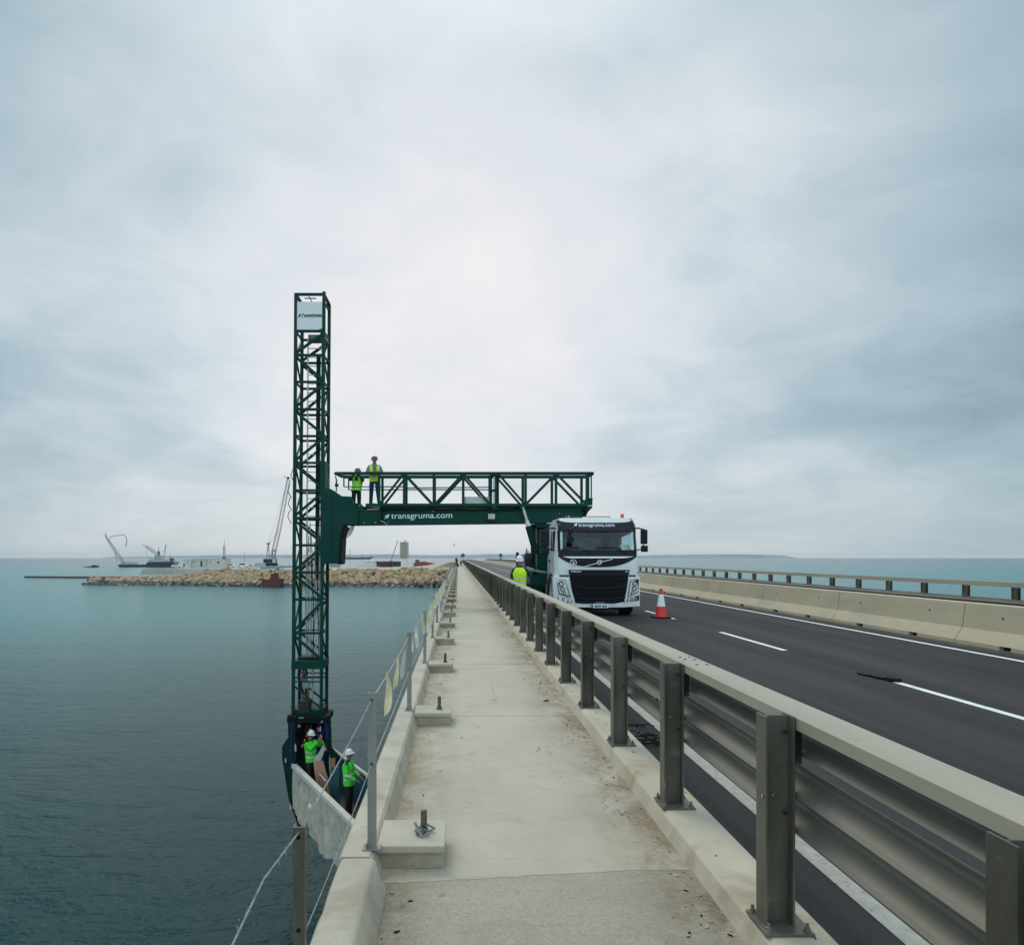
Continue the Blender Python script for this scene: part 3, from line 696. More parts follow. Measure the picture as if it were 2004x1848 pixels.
# ---- concrete barrier segments
def barrier(stain=None):
    root = empty('concrete_barrier')
    full = [(10.2, 0), (10.2, .075), (10.36, .32), (10.415, .80), (10.425, .815), (10.60, .815), (10.61, .80), (10.67, .32), (10.83, .075), (10.83, 0)]
    cut = [(10.28, .0), (10.28, .075), (10.2005, .0755), (10.36, .32), (10.415, .80), (10.425, .815), (10.60, .815), (10.61, .80), (10.67, .32), (10.83, .075), (10.83, 0)]
    b = MB(); cuts = [(.012, 1.25, full), (1.25, 1.55, cut), (1.55, 3.45, full), (3.45, 3.75, cut), (3.75, 4.988, full)]
    vs = []
    for a, c_, pr in cuts: b.prism([(x - 10.2, a, z) for x, z in pr], (0, c_ - a, 0), M_BARR)
    b.build('body', root, local=True)
    b = MB(); b.prism([(x - 10.2, .012, z) for x, z in [(10.417, .8155), (10.421, .826), (10.604, .826), (10.608, .8155)]], (0, 4.976, 0), M_CAP); b.build('cap', root, local=True)
    b = MB()
    for y in (1.4, 3.6): b.box(.079, .0795, y - .13, y + .13, .004, .07, M_BLACK)
    b.build('drain_slot', root, local=True)
    b = MB()
    for y, z in ((1.1, .6), (3.9, .58)): b.tube([(.178 - .002, y, z), (.2, y, z)], .018, M_DSTEEL, 8)
    b.build('lifting_hole', root, local=True)
    if stain is not None:
        b = MB(); pts = [(.1605, 0, .325), (.1605, .11, .325), (.2085, .12, .77), (.2085, -.02, .78)]
        b.prism([(x - .002, y + stain, z) for x, y, z in pts], (.0035, 0, 0), mat('ochre_stain', (.50, .30, .07), .9, var=.35, scale=14)); b.build('stain', root, local=True)
    return root
br = barrier(); bs = barrier(.55)
for i in range(58):
    y = 10.2 + 5 * i
    if y in (30.2, 35.2): o = bs if y == 30.2 else copy_tree(bs)
    else: o = br if i == 0 else copy_tree(br)
    o.location = (10.2, y, -.1495)
    if i == 0: lab = 'large plain concrete barrier segment cut off by the right edge of the photo'
    elif y == 30.2: lab = 'concrete barrier segment with an ochre stain near its end, nearer of the two stained ones'
    elif y == 35.2: lab = 'ochre stained concrete barrier segment close beside the truck headlight'
    elif i < 4: lab = '%s concrete barrier segment counted from the right edge of the photo' % ORD[i]
    else: lab = 'one of the concrete barrier segments lined up behind and beyond the truck'
    tag(o, lab, 'barrier', 'concrete barrier segments along the far side of the road')

# ---- traffic cone
def cone(loc):
    r = empty('traffic_cone', loc)
    b = MB(); b.box(-.24, .24, -.24, .24, 0, .035, M_BLACK); b.build('base', r, local=True, bevel=.015)
    b = MB(); b.lathe((0, 0, 0), [(.175, .035), (.168, .05), (.122, .335)], M_RED, 28); b.lathe((0, 0, 0), [(.066, .675), (.045, .80), (.052, .80), (.05, .835), (.03, .845)], M_RED, 28); b.build('shell', r, local=True)
    b = MB(); b.lathe((0, 0, 0), [(.1225, .332), (.0665, .678)], M_CONEW, 28); b.build('reflective_sleeve', r, local=True)
    return r
tag(cone((5.88, 21.45, -.149)), 'red and white traffic cone on the asphalt in front of the truck', 'traffic cone')
#PART3
# ------------------------------------------------------------------ bridge inspection truck
Y0 = 21.8; CX = 4.12
TR = empty('bridge_inspection_truck', (CX, 24.0, -.15))
tag(TR, 'white truck carrying a dark green boom and lattice tower over the bridge side', 'truck')
def Aq(x, y, Y=Y0): return P((1230 + x / 9.543) / 1.1377, (1220 + y / 9.543) / 1.1377, Y)
def Bq(x, y, Y=Y0): return P((1210 + x / 8.35) / 1.1377, (1130 + y / 8.35) / 1.1377, Y)
def lean(z): return 0 if z < 1.55 else ((z - 1.55) * .2 if z < 2.4 else .17 + (z - 2.4) * .55)
def hw(z): return 1.25 if z < 1.5 else (1.25 - (z - 1.5) * .045 if z < 2.55 else 1.203 - (z - 2.55) * .5)
def F(x, z):
    u = min(1, abs(x - CX) / hw(z))
    c = .20 * (1 - math.sqrt(max(0, 1 - ((u - .86) / .14) ** 2))) if u > .86 else 0
    return Y0 + .09 * u * u + lean(z) + c
def patch(b, xs, zlo, zhi, off, m, nz=8, skirt=.04):
    vs = []; fs = []; N = len(xs)
    for j in range(nz + 1):
        for x in xs:
            z = zlo(x) + (zhi(x) - zlo(x)) * j / nz; vs.append((x, F(x, z) - off, z))
    for j in range(nz):
        for k in range(N - 1):
            a = j * N + k; fs.append((a, a + 1, a + N + 1, a + N))
    b.add(vs, fs, m, True)
    ring = [k for k in range(N)] + [j * N + N - 1 for j in range(1, nz + 1)] + [nz * N + k for k in range(N - 2, -1, -1)] + [j * N for j in range(nz - 1, 0, -1)]
    rv = [vs[i] for i in ring]; L = len(rv)
    b.add(rv + [(x, y + skirt, z) for x, y, z in rv], [(i, (i + 1) % L, (i + 1) % L + L, i + L) for i in range(L)], m)
def lin(a, c, n): return [a + (c - a) * i / (n - 1) for i in range(n)]

# cab shell with window openings
b = MB()
ss = [-1] + [-.97, -.93, -.89, -.84, -.6, -.3, 0, .3, .6, .84, .89, .93, .97] + [1]
yside = [2.0, 1.35, .42]
zs = [.30, .60, 1.0, 1.3, 1.55, 1.79, 2.39, 2.50, 2.60, 2.68, 2.74, 2.78]
def ring(z):
    h = hw(z); pts = [(CX - h, Y0 + yy, z) for yy in yside]
    pts += [(CX + s * h, F(CX + s * h, z), z) for s in ss]
    pts += [(CX + h, Y0 + yy, z) for yy in yside[::-1]]
    return pts
rg = [ring(z) for z in zs]; N = len(rg[0]); vs = [p for r_ in rg for p in r_]; fs = []
for j in range(len(zs) - 1):
    for k in range(N - 1):
        if j == 5 and (k == 1 or k == N - 3): continue                    # door windows
        if j == 5 and 7 <= k <= 12 + 0 : continue                          # windscreen opening
        fs.append((j * N + k, j * N + k + 1, (j + 1) * N + k + 1, (j + 1) * N + k))
    fs.append((j * N + N - 1, j * N, (j + 1) * N, (j + 1) * N + N - 1))
fs.append(tuple(range((len(zs) - 1) * N, len(zs) * N)))
b.add(vs, fs, M_WHITE, True)
cab = b.build('cab', TR)
# interior
b = MB()
b.box(CX - 1.15, CX + 1.15, Y0 + .35, Y0 + .8, 1.45, 1.74, M_DSTEEL); b.box(CX - 1.2, CX + 1.2, Y0 + 1.85, Y0 + 1.95, 1.0, 2.6, mat('cab_lining', (.34, .52, .52), .8))
b.box(CX - 1.18, CX + 1.18, Y0 + .5, Y0 + 1.9, 2.45, 2.5, M_SILO)
for x in (CX - .6, CX + .6):
    b.box(x - .25, x + .25, Y0 + 1.15, Y0 + 1.35, 1.2, 2.1, M_DARKC); b.box(x - .13, x + .13, Y0 + 1.15, Y0 + 1.28, 2.12, 2.32, M_DARKC)
b.box(CX - .25, CX - .05, Y0 + .4, Y0 + .6, 1.745, 1.80, M_HULLB); b.box(CX - .95, CX - .45, Y0 + .36, Y0 + .62, 1.745, 1.78, M_HULLB)
b.box(CX + .02, CX + .1, Y0 + .42, Y0 + .48, 1.745, 1.86, M_LGREY)
b.build('interior', cab)
b = MB(); b.prism([Bq(1440, 665, Y0 + .33), Bq(1610, 665, Y0 + .33), Bq(1665, 795, Y0 + .26), Bq(1500, 795, Y0 + .26)], (0, .003, 0), M_LGREY); b.build('dashboard_paper', cab)
b = MB(); patch(b, lin(CX - 1.105, CX + 1.105, 23), lambda x: 1.785, lambda x: 2.40, .006, M_GLASS, 6, .002); b.build('windscreen', cab)
for s in (-1, 1):
    b = MB(); x = CX + s * (hw(2.1) - .015); b.box(min(x, x - .004), max(x, x + .0), Y0 + .42, Y0 + 1.35, 1.79, 2.39, M_GLASS)
    b.build('side_window', cab)
b = MB()
patch(b, lin(CX - 1.15, CX + 1.15, 25), lambda x: 2.385 - .02 * (1 - abs(x - CX)), lambda x: 2.635 + .085 * (abs(x - CX) / 1.15) ** 6, .075, M_MASK, 6, .12)
b.build('sun_visor', cab)
b = MB()
patch(b, lin(CX - 1.16, CX + 1.16, 25), lambda x: 1.315 + .30 * (abs(x - CX) / 1.16) ** 2.8, lambda x: 1.80, .014, M_MASK)
for s in (-1, 1):
    xs = lin(CX + s * 1.095, CX + s * 1.165, 3)
    patch(b, sorted(xs), lambda x: 1.78, lambda x: 2.40, .012, M_MASK)
patch(b, lin(CX - 1.15, CX + 1.15, 25), lambda x: 1.79, lambda x: 1.82, .016, M_MASK, 2)
b.build('front_mask', cab)
b = MB()
def zt(x): t = (x - 3.10) / 2.08; return 1.624
patch(b, lin(3.10, 5.17, 20), lambda x: 1.578 + .04 * max(0, (x - 4.9) / .27) + .035 * max(0, (3.3 - x) / .2), lambda x: 1.626, .03, M_SILV, 2)
b.build('silver_strip', cab)
# round emblem with a diagonal bar, and the second badge
b = MB()
def ringshape(b, cx, cz, ro, ri, off, m, n=24, sh=lambda t: 1):
    o = []; 
    for k in range(n):
        t = 2 * math.pi * k / n
        for r in (ro * sh(t), ri * sh(t)): o.append((cx + r * math.cos(t), cz + r * math.sin(t)))
    vs = [(x, F(x, z) - off, z) for x, z in o] + [(x, F(x, z) - off + .02, z) for x, z in o]; L = len(o)
    fs = []
    for k in range(n):
        a, c, d, e = 2 * k, 2 * k + 1, (2 * k + 3) % L, (2 * k + 2) % L
        fs += [(a, c, d, e), (a, e, e + L, a + L), (c, c + L, d + L, d)]
    b.add(vs, fs, m)
def strip(b, pts, w, off, m):
    for (x0, z0), (x1, z1) in zip(pts, pts[1:]):
        d = Vector((x1 - x0, z1 - z0)).normalized(); nx, nz_ = -d.y * w / 2, d.x * w / 2
        q = [(x0 - nx, z0 - nz_), (x1 - nx, z1 - nz_), (x1 + nx, z1 + nz_), (x0 + nx, z0 + nz_)]
        b.prism([(x, F(x, z) - off, z) for x, z in q], (0, .012, 0), m)
ringshape(b, 4.15, 1.45, .068, .048, .032, M_SILV)
strip(b, [(4.105, 1.45), (4.195, 1.45)], .022, .030, M_SILV)
strip(b, [(3.675, 1.318), (4.085, 1.430)], .020, .030, M_SILV); strip(b, [(4.215, 1.468), (4.55, 1.55)], .020, .030, M_SILV)
strip(b, [(4.18, 1.50), (4.225, 1.515)], .022, .033, M_SILV)
b.build('emblem', cab)
b = MB(); ringshape(b, 3.39, 1.447, .096, .080, .032, M_SILV, 6 * 4, lambda t: 1 + .05 * math.cos(3 * t))
strip(b, [(3.35, 1.49), (3.40, 1.475), (3.375, 1.44), (3.43, 1.46)], .016, .030, M_SILV); strip(b, [(3.35, 1.42), (3.40, 1.405), (3.445, 1.435)], .018, .030, M_SILV)
b.build('badge', cab)
# grille
b = MB()
def gl(z): t = (1.235 - z) / .985; return 3.255 + .19 * t * t * .4 + .19 * t * .6, 5.05 - .155 * t
rows = lin(.255, 1.235, 23)
for z0, z1 in zip(rows, rows[1:]):
    a0, c0 = gl(z0); a1, c1 = gl(z1); deep = .018
    zm = (z0 + z1) / 2
    if zm > 1.06 or zm < .30: deep = .045
    elif int(round((z0 - .255) / .0445)) % 2: deep = .042
    if .98 < zm < 1.05: deep = .01
    vs = []
    for (l, r_, z) in ((a0, c0, z0), (a1, c1, z1)):
        for x in lin(l, r_, 9): vs.append((x, F(x, .7) - deep, z))
    for (l, r_, z) in ((a0, c0, z0), (a1, c1, z1)):
        for x in lin(l, r_, 9): vs.append((x, F(x, .7) + .02, z))
    fs = [(k, k + 1, k + 10, k + 9) for k in range(8)] + [(k + 1, k, k + 18, k + 19) for k in range(8)] + [(k + 9, k + 10, k + 28, k + 27) for k in range(8)] + [(0, 9, 27, 18), (8, 26, 35, 17)]
    b.add(vs, fs, M_MASK if zm > 1.06 else M_GRILLE)
for s, (x0, x1) in ((-1, (2.99, 3.26)), (1, (5.05, 5.24))): patch(b, lin(x0, x1, 4), lambda x: 1.035, lambda x: 1.08, .012, M_GRILLE, 2)
gobj = b.build('grille', cab)
b = MB()
for zc_, dz, x0, x1 in ((.705, .045, 3.42, 4.95), (.375, .05, 3.53, 4.86)):
    pts = [(x, zc_ + dz * (abs((x - 4.15) / .75)) ** 3) for x in lin(x0, x1, 15)]
    for (xa, za), (xb, zb) in zip(pts, pts[1:]): b.bar((xa, F(xa, .7) - .055, za), (xb, F(xb, .7) - .055, zb), .02, .014, M_DSTEEL)
b.build('grille_trim', cab)
fm = lambda x0, z0, off: (lambda x, y, z: (x0 + x, F(x0 + x, z0 + y) - off - z, z0 + y))
text_obj('VOLVO', .055, M_SILV, cab, 'lettering', fm(3.31, 1.165, .052), .002, width=.30)
text_obj('FM', .045, M_SILV, cab, 'lettering', fm(4.92, 1.165, .052), .001, width=.08)
text_obj('transgruma', .03, M_SILV, cab, 'lettering', fm(4.02, .262, .052), .0005, width=.27)
text_obj('transgruma.com', .150, M_WBOARD, cab, 'lettering', fm(3.57, 2.515, .082), .0006, width=1.07)
def arrow(cx, cz, s, f, m, name):
    """paper-plane arrow pointing up right"""
    pl_ = [(.5, .5), (.12, -.5), (-.04, -.1), (-.5, -.28), (-.36, .02)]
    pl_ = [(.5, .5), (.16, -.48), (.0, -.16), (-.38, -.52), (-.48, -.38), (-.16, -.02), (-.5, .06)]
    o = MB(); q = [f(cx + x * s, cz + z * s) for x, z in pl_]; o.prism(q, (0, .003, 0), m); return o
arrow(3.49, 2.57, .11, lambda x, z: (x, F(x, z) - .083, z), M_WBOARD, 'a').build('arrow_mark', cab)
# bumper, corner panels, lamps, plate
b = MB()
def q3(pts, off, th, m): 
    v = [Aq(*p) for p in pts]; b.prism([(p.x, F(min(max(p.x, CX - 1.2), CX + 1.2), .8) - off, p.z) for p in v], (0, th, 0), m)
q3([(20, 600), (330, 645), (350, 700), (490, 1160), (500, 1255), (430, 1255), (60, 1180), (30, 1000)], .035, .30, M_WHITE)
q3([(1640, 640), (1870, 605), (1885, 640), (1870, 1110), (1880, 1120), (1875, 1235), (1490, 1250), (1520, 1140), (1620, 700)], .035, .30, M_WHITE)
q3([(490, 1168), (700, 1176), (1300, 1176), (1520, 1140), (1500, 1252), (500, 1252)], .05, .30, M_WHITE)
b.build('bumper', cab, bevel=.006)
b = MB(); b.box(CX - .85, CX + .80, Y0 + .12, Y0 + .4, .05, .14, M_BLACK); b.box(CX - .9, CX + .9, Y0 + .5, Y0 + 2, .1, .5, M_BLACK); b.build('underside', cab)
def lamp(poly, name, rounds):
    global b
    b = MB(); q3(poly, .047, .02, M_DSTEEL)
    cxp = sum(p[0] for p in poly) / len(poly); cyp = sum(p[1] for p in poly) / len(poly)
    inner = [(cxp + (x - cxp) * .86, cyp + (y - cyp) * .9) for x, y in poly]; q3(inner, .050, .01, M_CHROME)
    for (x, y, r) in rounds:
        p = Aq(x, y); yy = F(p.x, .8) - .055
        b.lathe((p.x, yy, p.z), [(r, .02), (r * .95, -.004), (r * .6, .006), (r * .5, -.008), (.004, -.012)], M_CHROME, 16, axis='Y')
        b.lathe((p.x, yy, p.z), [(r * 1.12, .012), (r * 1.1, -.002), (r * 1.0, -.002)], M_DSTEEL, 16, axis='Y')
    return b.build(name, cab)
lamp([(95, 665), (265, 675), (300, 760), (385, 1040), (140, 965), (110, 780)], 'headlight', [(185, 760, .075), (215, 870, .065), (260, 960, .05)])
lamp([(1665, 680), (1855, 655), (1840, 940), (1600, 1030), (1630, 850)], 'headlight', [(1755, 755, .07), (1740, 860, .065), (1700, 950, .045)])
lamp([(115, 1030), (400, 1085), (425, 1145), (260, 1145), (130, 1110)], 'fog_lamp', [(230, 1085, .045), (330, 1110, .035)])
lamp([(1600, 1058), (1858, 1000), (1855, 1108), (1575, 1128)], 'fog_lamp', [(1690, 1085, .04), (1780, 1065, .035)])
b = MB(); q3([(810, 1178), (1180, 1178), (1180, 1262), (810, 1262)], .062, .01, M_WBOARD); plate = b.build('number_plate', cab)
b = MB(); q3([(812, 1180), (858, 1180), (858, 1260), (812, 1260)], .064, .003, M_PLATEB); b.build('blue_band', plate)
p_ = Aq(890, 1243)
text_obj('MAP 333', .115, M_BLACK, plate, 'lettering', lambda x, y, z: (p_.x + x, F(4.1, .8) - .066 - z, p_.z + y * .72), .004, width=.36)
# mirrors
def mirror(x0, x1, zt_, zm, zb_, Ym, s, xr):
    b = MB(); b.box(x0, x1, Ym, Ym + .09, zm + .02, zt_, M_MASK); b.box(x0 + .01, x1 + .01 * s, Ym - .01, Ym + .08, zb_, zm - .02, M_MASK)
    xc = (x0 + x1) / 2
    o = b.build('mirror', cab, bevel=.025)
    b = MB(); b.tube([(xr, Y0 + .42, 2.47), ((xr + xc) / 2, Y0 + .3, 2.47), (xc, Ym + .05, 2.42), (xc, Ym + .05, 2.3)], .022, M_MASK); b.tube([(xr, Y0 + .42, 1.80), (xc, Ym + .05, 1.86)], .018, M_MASK)
    b.tube([(xc, Ym + .1, 2.4), (xc, Ym + .1, 1.8)], .016, M_MASK); b.build('mirror_arm', o)
mirror(5.37, 5.57, 2.42, 1.97, 1.76, Y0 - .05, 1, CX + 1.18)
mirror(2.41, 2.68, 2.40, 1.91, 1.70, Y0 - .05, 0, CX - 1.18)
b = MB()
p1, p2, p3 = Bq(600, 345, 21.7), Bq(465, 410, 21.55), Bq(500, 545, 21.6)
b.tube([p1 + Vector((0, .1, 0)), p2], [.022, .035], M_MASK); b.tube([p2, p3], .013, M_MASK)
c_ = Bq(500, 585, 21.6); b.lathe(c_, [(.03, .05), (.09, .035), (.10, 0), (.095, -.01)], M_MASK, 18, axis='Y'); b.build('front_mirror', cab)
# wipers
b = MB()
def onglass(x, y, off=.03): p = Bq(x, y); return (p.x, F(p.x, p.z) - off, p.z)
for pts in ([(330, 770), (520, 742), (700, 742), (800, 800), (900, 870)], [(960, 742), (1200, 738), (1380, 745), (1470, 805), (1560, 865)]):
    b.tube([onglass(*p) for p in pts], .011, M_BLACK, 6)
b.build('wiper', cab)
b = MB(); p = Bq(1457, 205, 22.3); b.lathe((p.x + .02, 22.35, 2.765), [(.062, 0), (.062, .03), (.055, .035), (.052, .13), (.03, .15)], M_ORANGE, 16); b.build('beacon', cab)
b = MB(); b.tube([(3.3, 22.4, 2.79), (3.3, 22.4, 2.83), (4.6, 22.4, 2.83), (4.6, 22.4, 2.79)], .012, M_DSTEEL, 6)
b.lathe((3.25, 22.3, 2.78), [(.03, 0), (.03, .05), (.01, .06)], M_RED, 10); b.lathe((3.33, 22.3, 2.78), [(.012, 0), (.012, .07), (.01, .08)], M_LGREY, 8); b.build('roof_bar', cab)
# side details: door, handle, arch, step
b = MB()
xL = CX - 1.251
for (ya, yb, z) in ((.42, 1.5, .62), ): b.box(xL - .002, xL, Y0 + ya, Y0 + yb, z, z + .01, M_DSTEEL)
for yy in (.40, 1.52): b.box(xL - .002, xL, Y0 + yy, Y0 + yy + .012, .62, 1.79, M_DSTEEL)
b.box(xL - .03, xL, Y0 + 1.3, Y0 + 1.44, 1.45, 1.52, M_MASK); b.build('door', cab)
b = MB()
ar = [(1.05 + .76 * math.cos(t), .35 + .76 * math.sin(t)) for t in lin(math.pi * 1.02, -.02, 17)]; ar2 = [(1.05 + .54 * math.cos(t), .35 + .53 * math.sin(t)) for t in lin(-.02, math.pi * 1.02, 17)]
for x in (CX - 1.29, CX + .98): b.prism([(x, Y0 + a, z) for a, z in ar + ar2], (.31, 0, 0), M_GRILLE)
b.build('wheel_arch', TR)
def wheel(x0, y, w=.34, r=.52):
    z = -.149 + r; b = MB()
    b.lathe((x0, y, z), [(r * .60, 0), (r * .92, 0), (r, .035), (r, w - .035), (r * .92, w), (r * .60, w)], M_TYRE, 32, axis='X')
    for k in range(40):
        t = 2 * math.pi * k / 40; c, s_ = math.cos(t), math.sin(t)
        b.bar((x0 + .04, y + c * (r + .001), z + s_ * (r + .001)), (x0 + w - .04, y + c * (r + .001), z + s_ * (r + .001)), .05, .014, M_TYRE, up=(0, c, s_))
    wo_ = b.build('tyre', wheel_root)
    b = MB(); b.lathe((x0, y, z), [(r * .58, .01), (r * .58, .05), (r * .3, .10), (r * .28, .03), (r * .15, .01), (r * .15, w - .02), (r * .58, w - .02)], M_LGREY, 24, axis='X'); b.build('rim', wheel_root)
for (x0, y) in ((2.92, 22.85), (4.97, 22.85), (2.92, 27.6), (4.99, 27.6), (2.92, 29.0), (4.99, 29.0)):
    wheel_root = bpy.data.objects.new('wheel', None); COL.objects.link(wheel_root); wheel_root.parent = TR; wheel_root.location = Vector((x0 + .17, y, .37)) - wloc(TR)
    wheel(x0, y)
b = MB()
for x in (3.65, 4.5): b.box(x, x + .1, 23.6, 30.8, .42, .72, M_DSTEEL)
b.box(2.95, 5.3, 24.7, 30.8, .74, .98, M_GREEN); b.box(2.93, 5.32, 24.2, 24.6, .45, .95, M_BLACK); b.box(2.88, 3.0, 25.4, 26.6, .25, .72, M_DSTEEL); b.box(2.86, 2.98, 24.0, 24.3, .2, .75, M_GREY)
b.box(2.95, 5.3, 23.95, 24.1, .5, 2.1, M_DGREEN)
b.box(3.1, 5.1, 27.0, 30.5, .981, 1.6, M_GREEN)
for y in (25.0, 26.9): b.box(2.5, 5.7, y, y + .2, .50, .70, M_GREEN); b.box(2.42, 2.56, y, y + .2, -.10, .72, M_DGREEN); b.box(2.32, 2.66, y - .1, y + .3, -.148, -.10, M_DSTEEL)
b.build('chassis', TR, bevel=.008)
# cabinets at the truck's side
b = MB()
b.box(2.14, 2.345, 26.0, 26.5, .75, 1.70, M_LGREY); b.box(2.352, 2.57, 26.0, 26.5, .70, 1.74, M_GREY); b.box(2.40, 2.53, 25.992, 25.999, .82, 1.62, M_SILO)
b.box(2.05, 2.13, 26.0, 26.4, .4, 1.78, M_DGREEN); b.box(2.05, 2.95, 26.05, 26.4, .40, .69, M_GREEN)
b.build('control_cabinet', TR, bevel=.006)
b = MB(); b.tube([(2.20, 23.95, 1.24), (2.38, 23.95, 1.18)], .075, M_PIPE, 12); b.tube([(2.38, 23.95, 1.18), (2.86, 24.0, 1.10)], .045, M_PIPE, 12); b.lathe((2.40, 23.95, 1.175), [(.09, -.02), (.09, .02)], M_PIPE, 12, axis='X')
b.box(2.35, 2.85, 24.1, 24.4, .72, 1.02, M_GREEN); b.build('stabiliser_arm', TR)

# mast, cylinder
YB = 24.65
b = MB()
b.box(2.66, 3.35, 24.9, 25.6, .98, 2.74, M_GREEN); b.box(3.3, 4.7, 24.75, 25.7, .985, 2.60, M_DGREEN); b.box(2.6, 4.75, 24.7, 25.75, 2.60, 2.735, M_GREEN)
b.box(2.47, 2.60, 24.95, 25.3, .80, 2.72, M_DGREEN); b.box(2.62, 2.64, 24.95, 25.0, .9, 2.7, M_STEEL)
b.prism([(2.95, 24.86, .98), (3.5, 24.86, .98), (3.35, 24.86, 1.5), (3.0, 24.86, 1.5)], (0, .035, 0), M_GREEN)
b.lathe((3.9, 25.2, .98), [(.75, 0), (.75, .12), (.6, .13)], M_DSTEEL, 28)
mast = b.build('mast', TR, bevel=.006)
b = MB()
for k in range(7): b.box(2.62, 2.66, 24.93, 24.97, 1.4 + k * .12, 1.43 + k * .12, M_STEEL)
for k in range(5):
    x = 2.30 + .05 * k; b.tube([(x, 24.9, 1.9 - k * .07), (x - .06, 24.88, 1.5), (x + .02, 24.85, 1.15), (x + .2, 24.9, 1.0)], .02, M_BLACK, 6)
b.build('hydraulic_hose', mast)
b = MB()
pa = P(1023, 992, 24.55); pb = P(1034, 1029, 24.55); pc = P(1050, 1084, 24.55)
b.tube([pa, pb], .055, M_STEEL, 14); b.tube([pb, pc], .11, M_DGREEN, 16); b.tube([pa + Vector((.0, -.05, 0)), pa + Vector((0, .15, 0))], .10, M_GREEN, 14)
b.tube([pb, pb + (pa - pb) * .28], .075, M_LADDER, 14)
b.build('hydraulic_cylinder', TR)

# main boom
b = MB()
poly = [(688, 984), (704, 984), (716, 996.5), (1010, 995), (1012, 990), (1146, 989.5), (1150, 974), (1160, 974), (1159, 993), (1138, 1014), (1062, 1023), (740, 1026.5), (691, 1027)]
b.prism([P(x, y, YB) for x, y in poly], (0, .62, 0), M_GREEN)
b.bar(P(700, 1026, YB - .01), P(1060, 1022.5, YB - .01), .03, .03, M_DGREEN); b.bar(P(1040, 1000, YB - .006), P(1130, 1000, YB - .006), .012, .02, M_DGREEN)
boom = b.build('boom', TR, bevel=.008)
b = MB()
for x_ in (812, 905, 1000, 1046): b.bar(P(x_, 998, YB - .006), P(x_, 1022, YB - .006), .03, .014, M_GREEN)
for k in range(44):
    q = P(752 + k * 7, 998.3, YB - .008); b.lathe(q, [(.012, .008), (.010, 0)], M_DGREEN, 6, axis='Y')
b.build('weld_seam', boom)
b = MB(); b.tube([P(x_, 996.2 + .5 * math.sin(x_ * .11), YB - .06) for x_ in range(742, 1030, 16)], .022, M_BLACK, 6); b.build('hose_line', boom)
b = MB()
for (x, y) in ((962, 1012), ): q = P(x, y, YB - .09); b.box(q.x - .11, q.x + .11, q.y - .02, YB - .002, q.z - .05, q.z + .12, M_LGREY); b.box(q.x - .12, q.x + .12, q.y - .04, YB - .002, q.z - .12, q.z - .055, M_DSTEEL)
b.build('work_lamp', boom)
b = MB()
for (x, y, r) in ((697, 1023, 2), (712, 1023, 1.6), (735, 1022, 1.6), (760, 1021, 1), (848, 1000, 1.5), (1095, 1004, 1.2), (704, 989, 1.6), (709, 989, 1.6)):
    q = P(x, y, YB - .012); b.lathe(q, [(r * .012, .012), (r * .010, 0)], M_STEEL, 8, axis='Y')
for (xa, ya, xb, yb) in ((716, 991, 740, 990), (728, 992, 745, 992)): b.tube([P(xa, ya, YB - .05), P(xb, yb, YB - .05)], .02, M_STEEL, 8)
for pts in ([(748, 995), (749, 1003), (747, 1014), (742, 1020)], [(730, 985), (742, 987), (752, 997)]): b.tube([P(x, y, YB - .05) for x, y in pts], .025, M_BLACK, 6)
b.tube([P(744, 1018, YB - .06), P(753, 1022, YB - .08), P(759, 1029, YB - .06)], .010, M_STEEL, 6)
b.tube([P(1140, 996, YB - .03), P(1148, 1000, YB - .03), P(1143, 1010, YB - .03)], .06, M_BLACK, 8); b.tube([P(1150, 990, YB - .05), P(1160, 989, YB - .05)], .02, M_STEEL, 6)
b.build('fitting', boom)
bf = lambda x0, z0: (lambda x, y, z: (x0 + x, YB - .012 - z, z0 + y + .012 * x))
q = P(765.3, 1013.6, YB)
text_obj('transgruma.com', .275, M_WBOARD, boom, 'lettering', bf(q.x, q.z - .01), .0012, width=2.04)
q = P(757.5, 1010, YB); arrow(q.x, q.z, .17, lambda x, z: (x, YB - .012, z), M_WBOARD, 'a').build('arrow_mark', boom)
# head bracket between boom and tower
b = MB()
poly = [(625.5, 901), (636, 901), (636, 955), (647, 956), (667, 970), (687, 971), (691, 984), (700, 1000), (700, 1026.5), (673, 1026.5), (667, 1045), (662, 1102), (628, 1103)]
b.prism([P(x, y, 24.52) for x, y in poly], (0, .85, 0), M_GREEN)
b.bar(P(651, 974, 24.515), P(651, 1101, 24.515), .012, .02, M_DGREEN); b.bar(P(629, 1082, 24.515), P(648, 1082, 24.515), .012, .02, M_DGREEN); b.bar(P(626, 995, 24.515), P(651, 995, 24.515), .012, .02, M_DGREEN)
br_ = b.build('head_bracket', TR, bevel=.01)
b = MB()
for k in range(4): b.tube([P(x, y, 24.7) for x, y in [(665 + k, 1048 + k * 1.5), (672 + k * 1.2, 1047 + k * 2), (680 + k * 1.6, 1041 + k * 2), (686 + k * 1.8, 1033 + k), (688 + k * 2, 1026)]], .014, M_BLACK, 6)
b.build('hose_loop', br_); b = MB()
b.prism([P(x, y, 24.48) for x, y in [(674, 1029), (677, 1029), (670, 1047), (667.5, 1100), (665.5, 1104), (661, 1104), (663.5, 1085), (666, 1046)]], (0, .92, 0), M_BLACK)  # black strip added to paint the dark, shaded side face of the bracket
b.build('edge_shade', br_); b = MB()
for (x, y) in ((659, 945), (660, 940), (658, 936)): b.tube([P(657, 950, 24.8), P(x, y, 24.8), P(656, 930, 24.8)], .012, M_BLACK, 6)
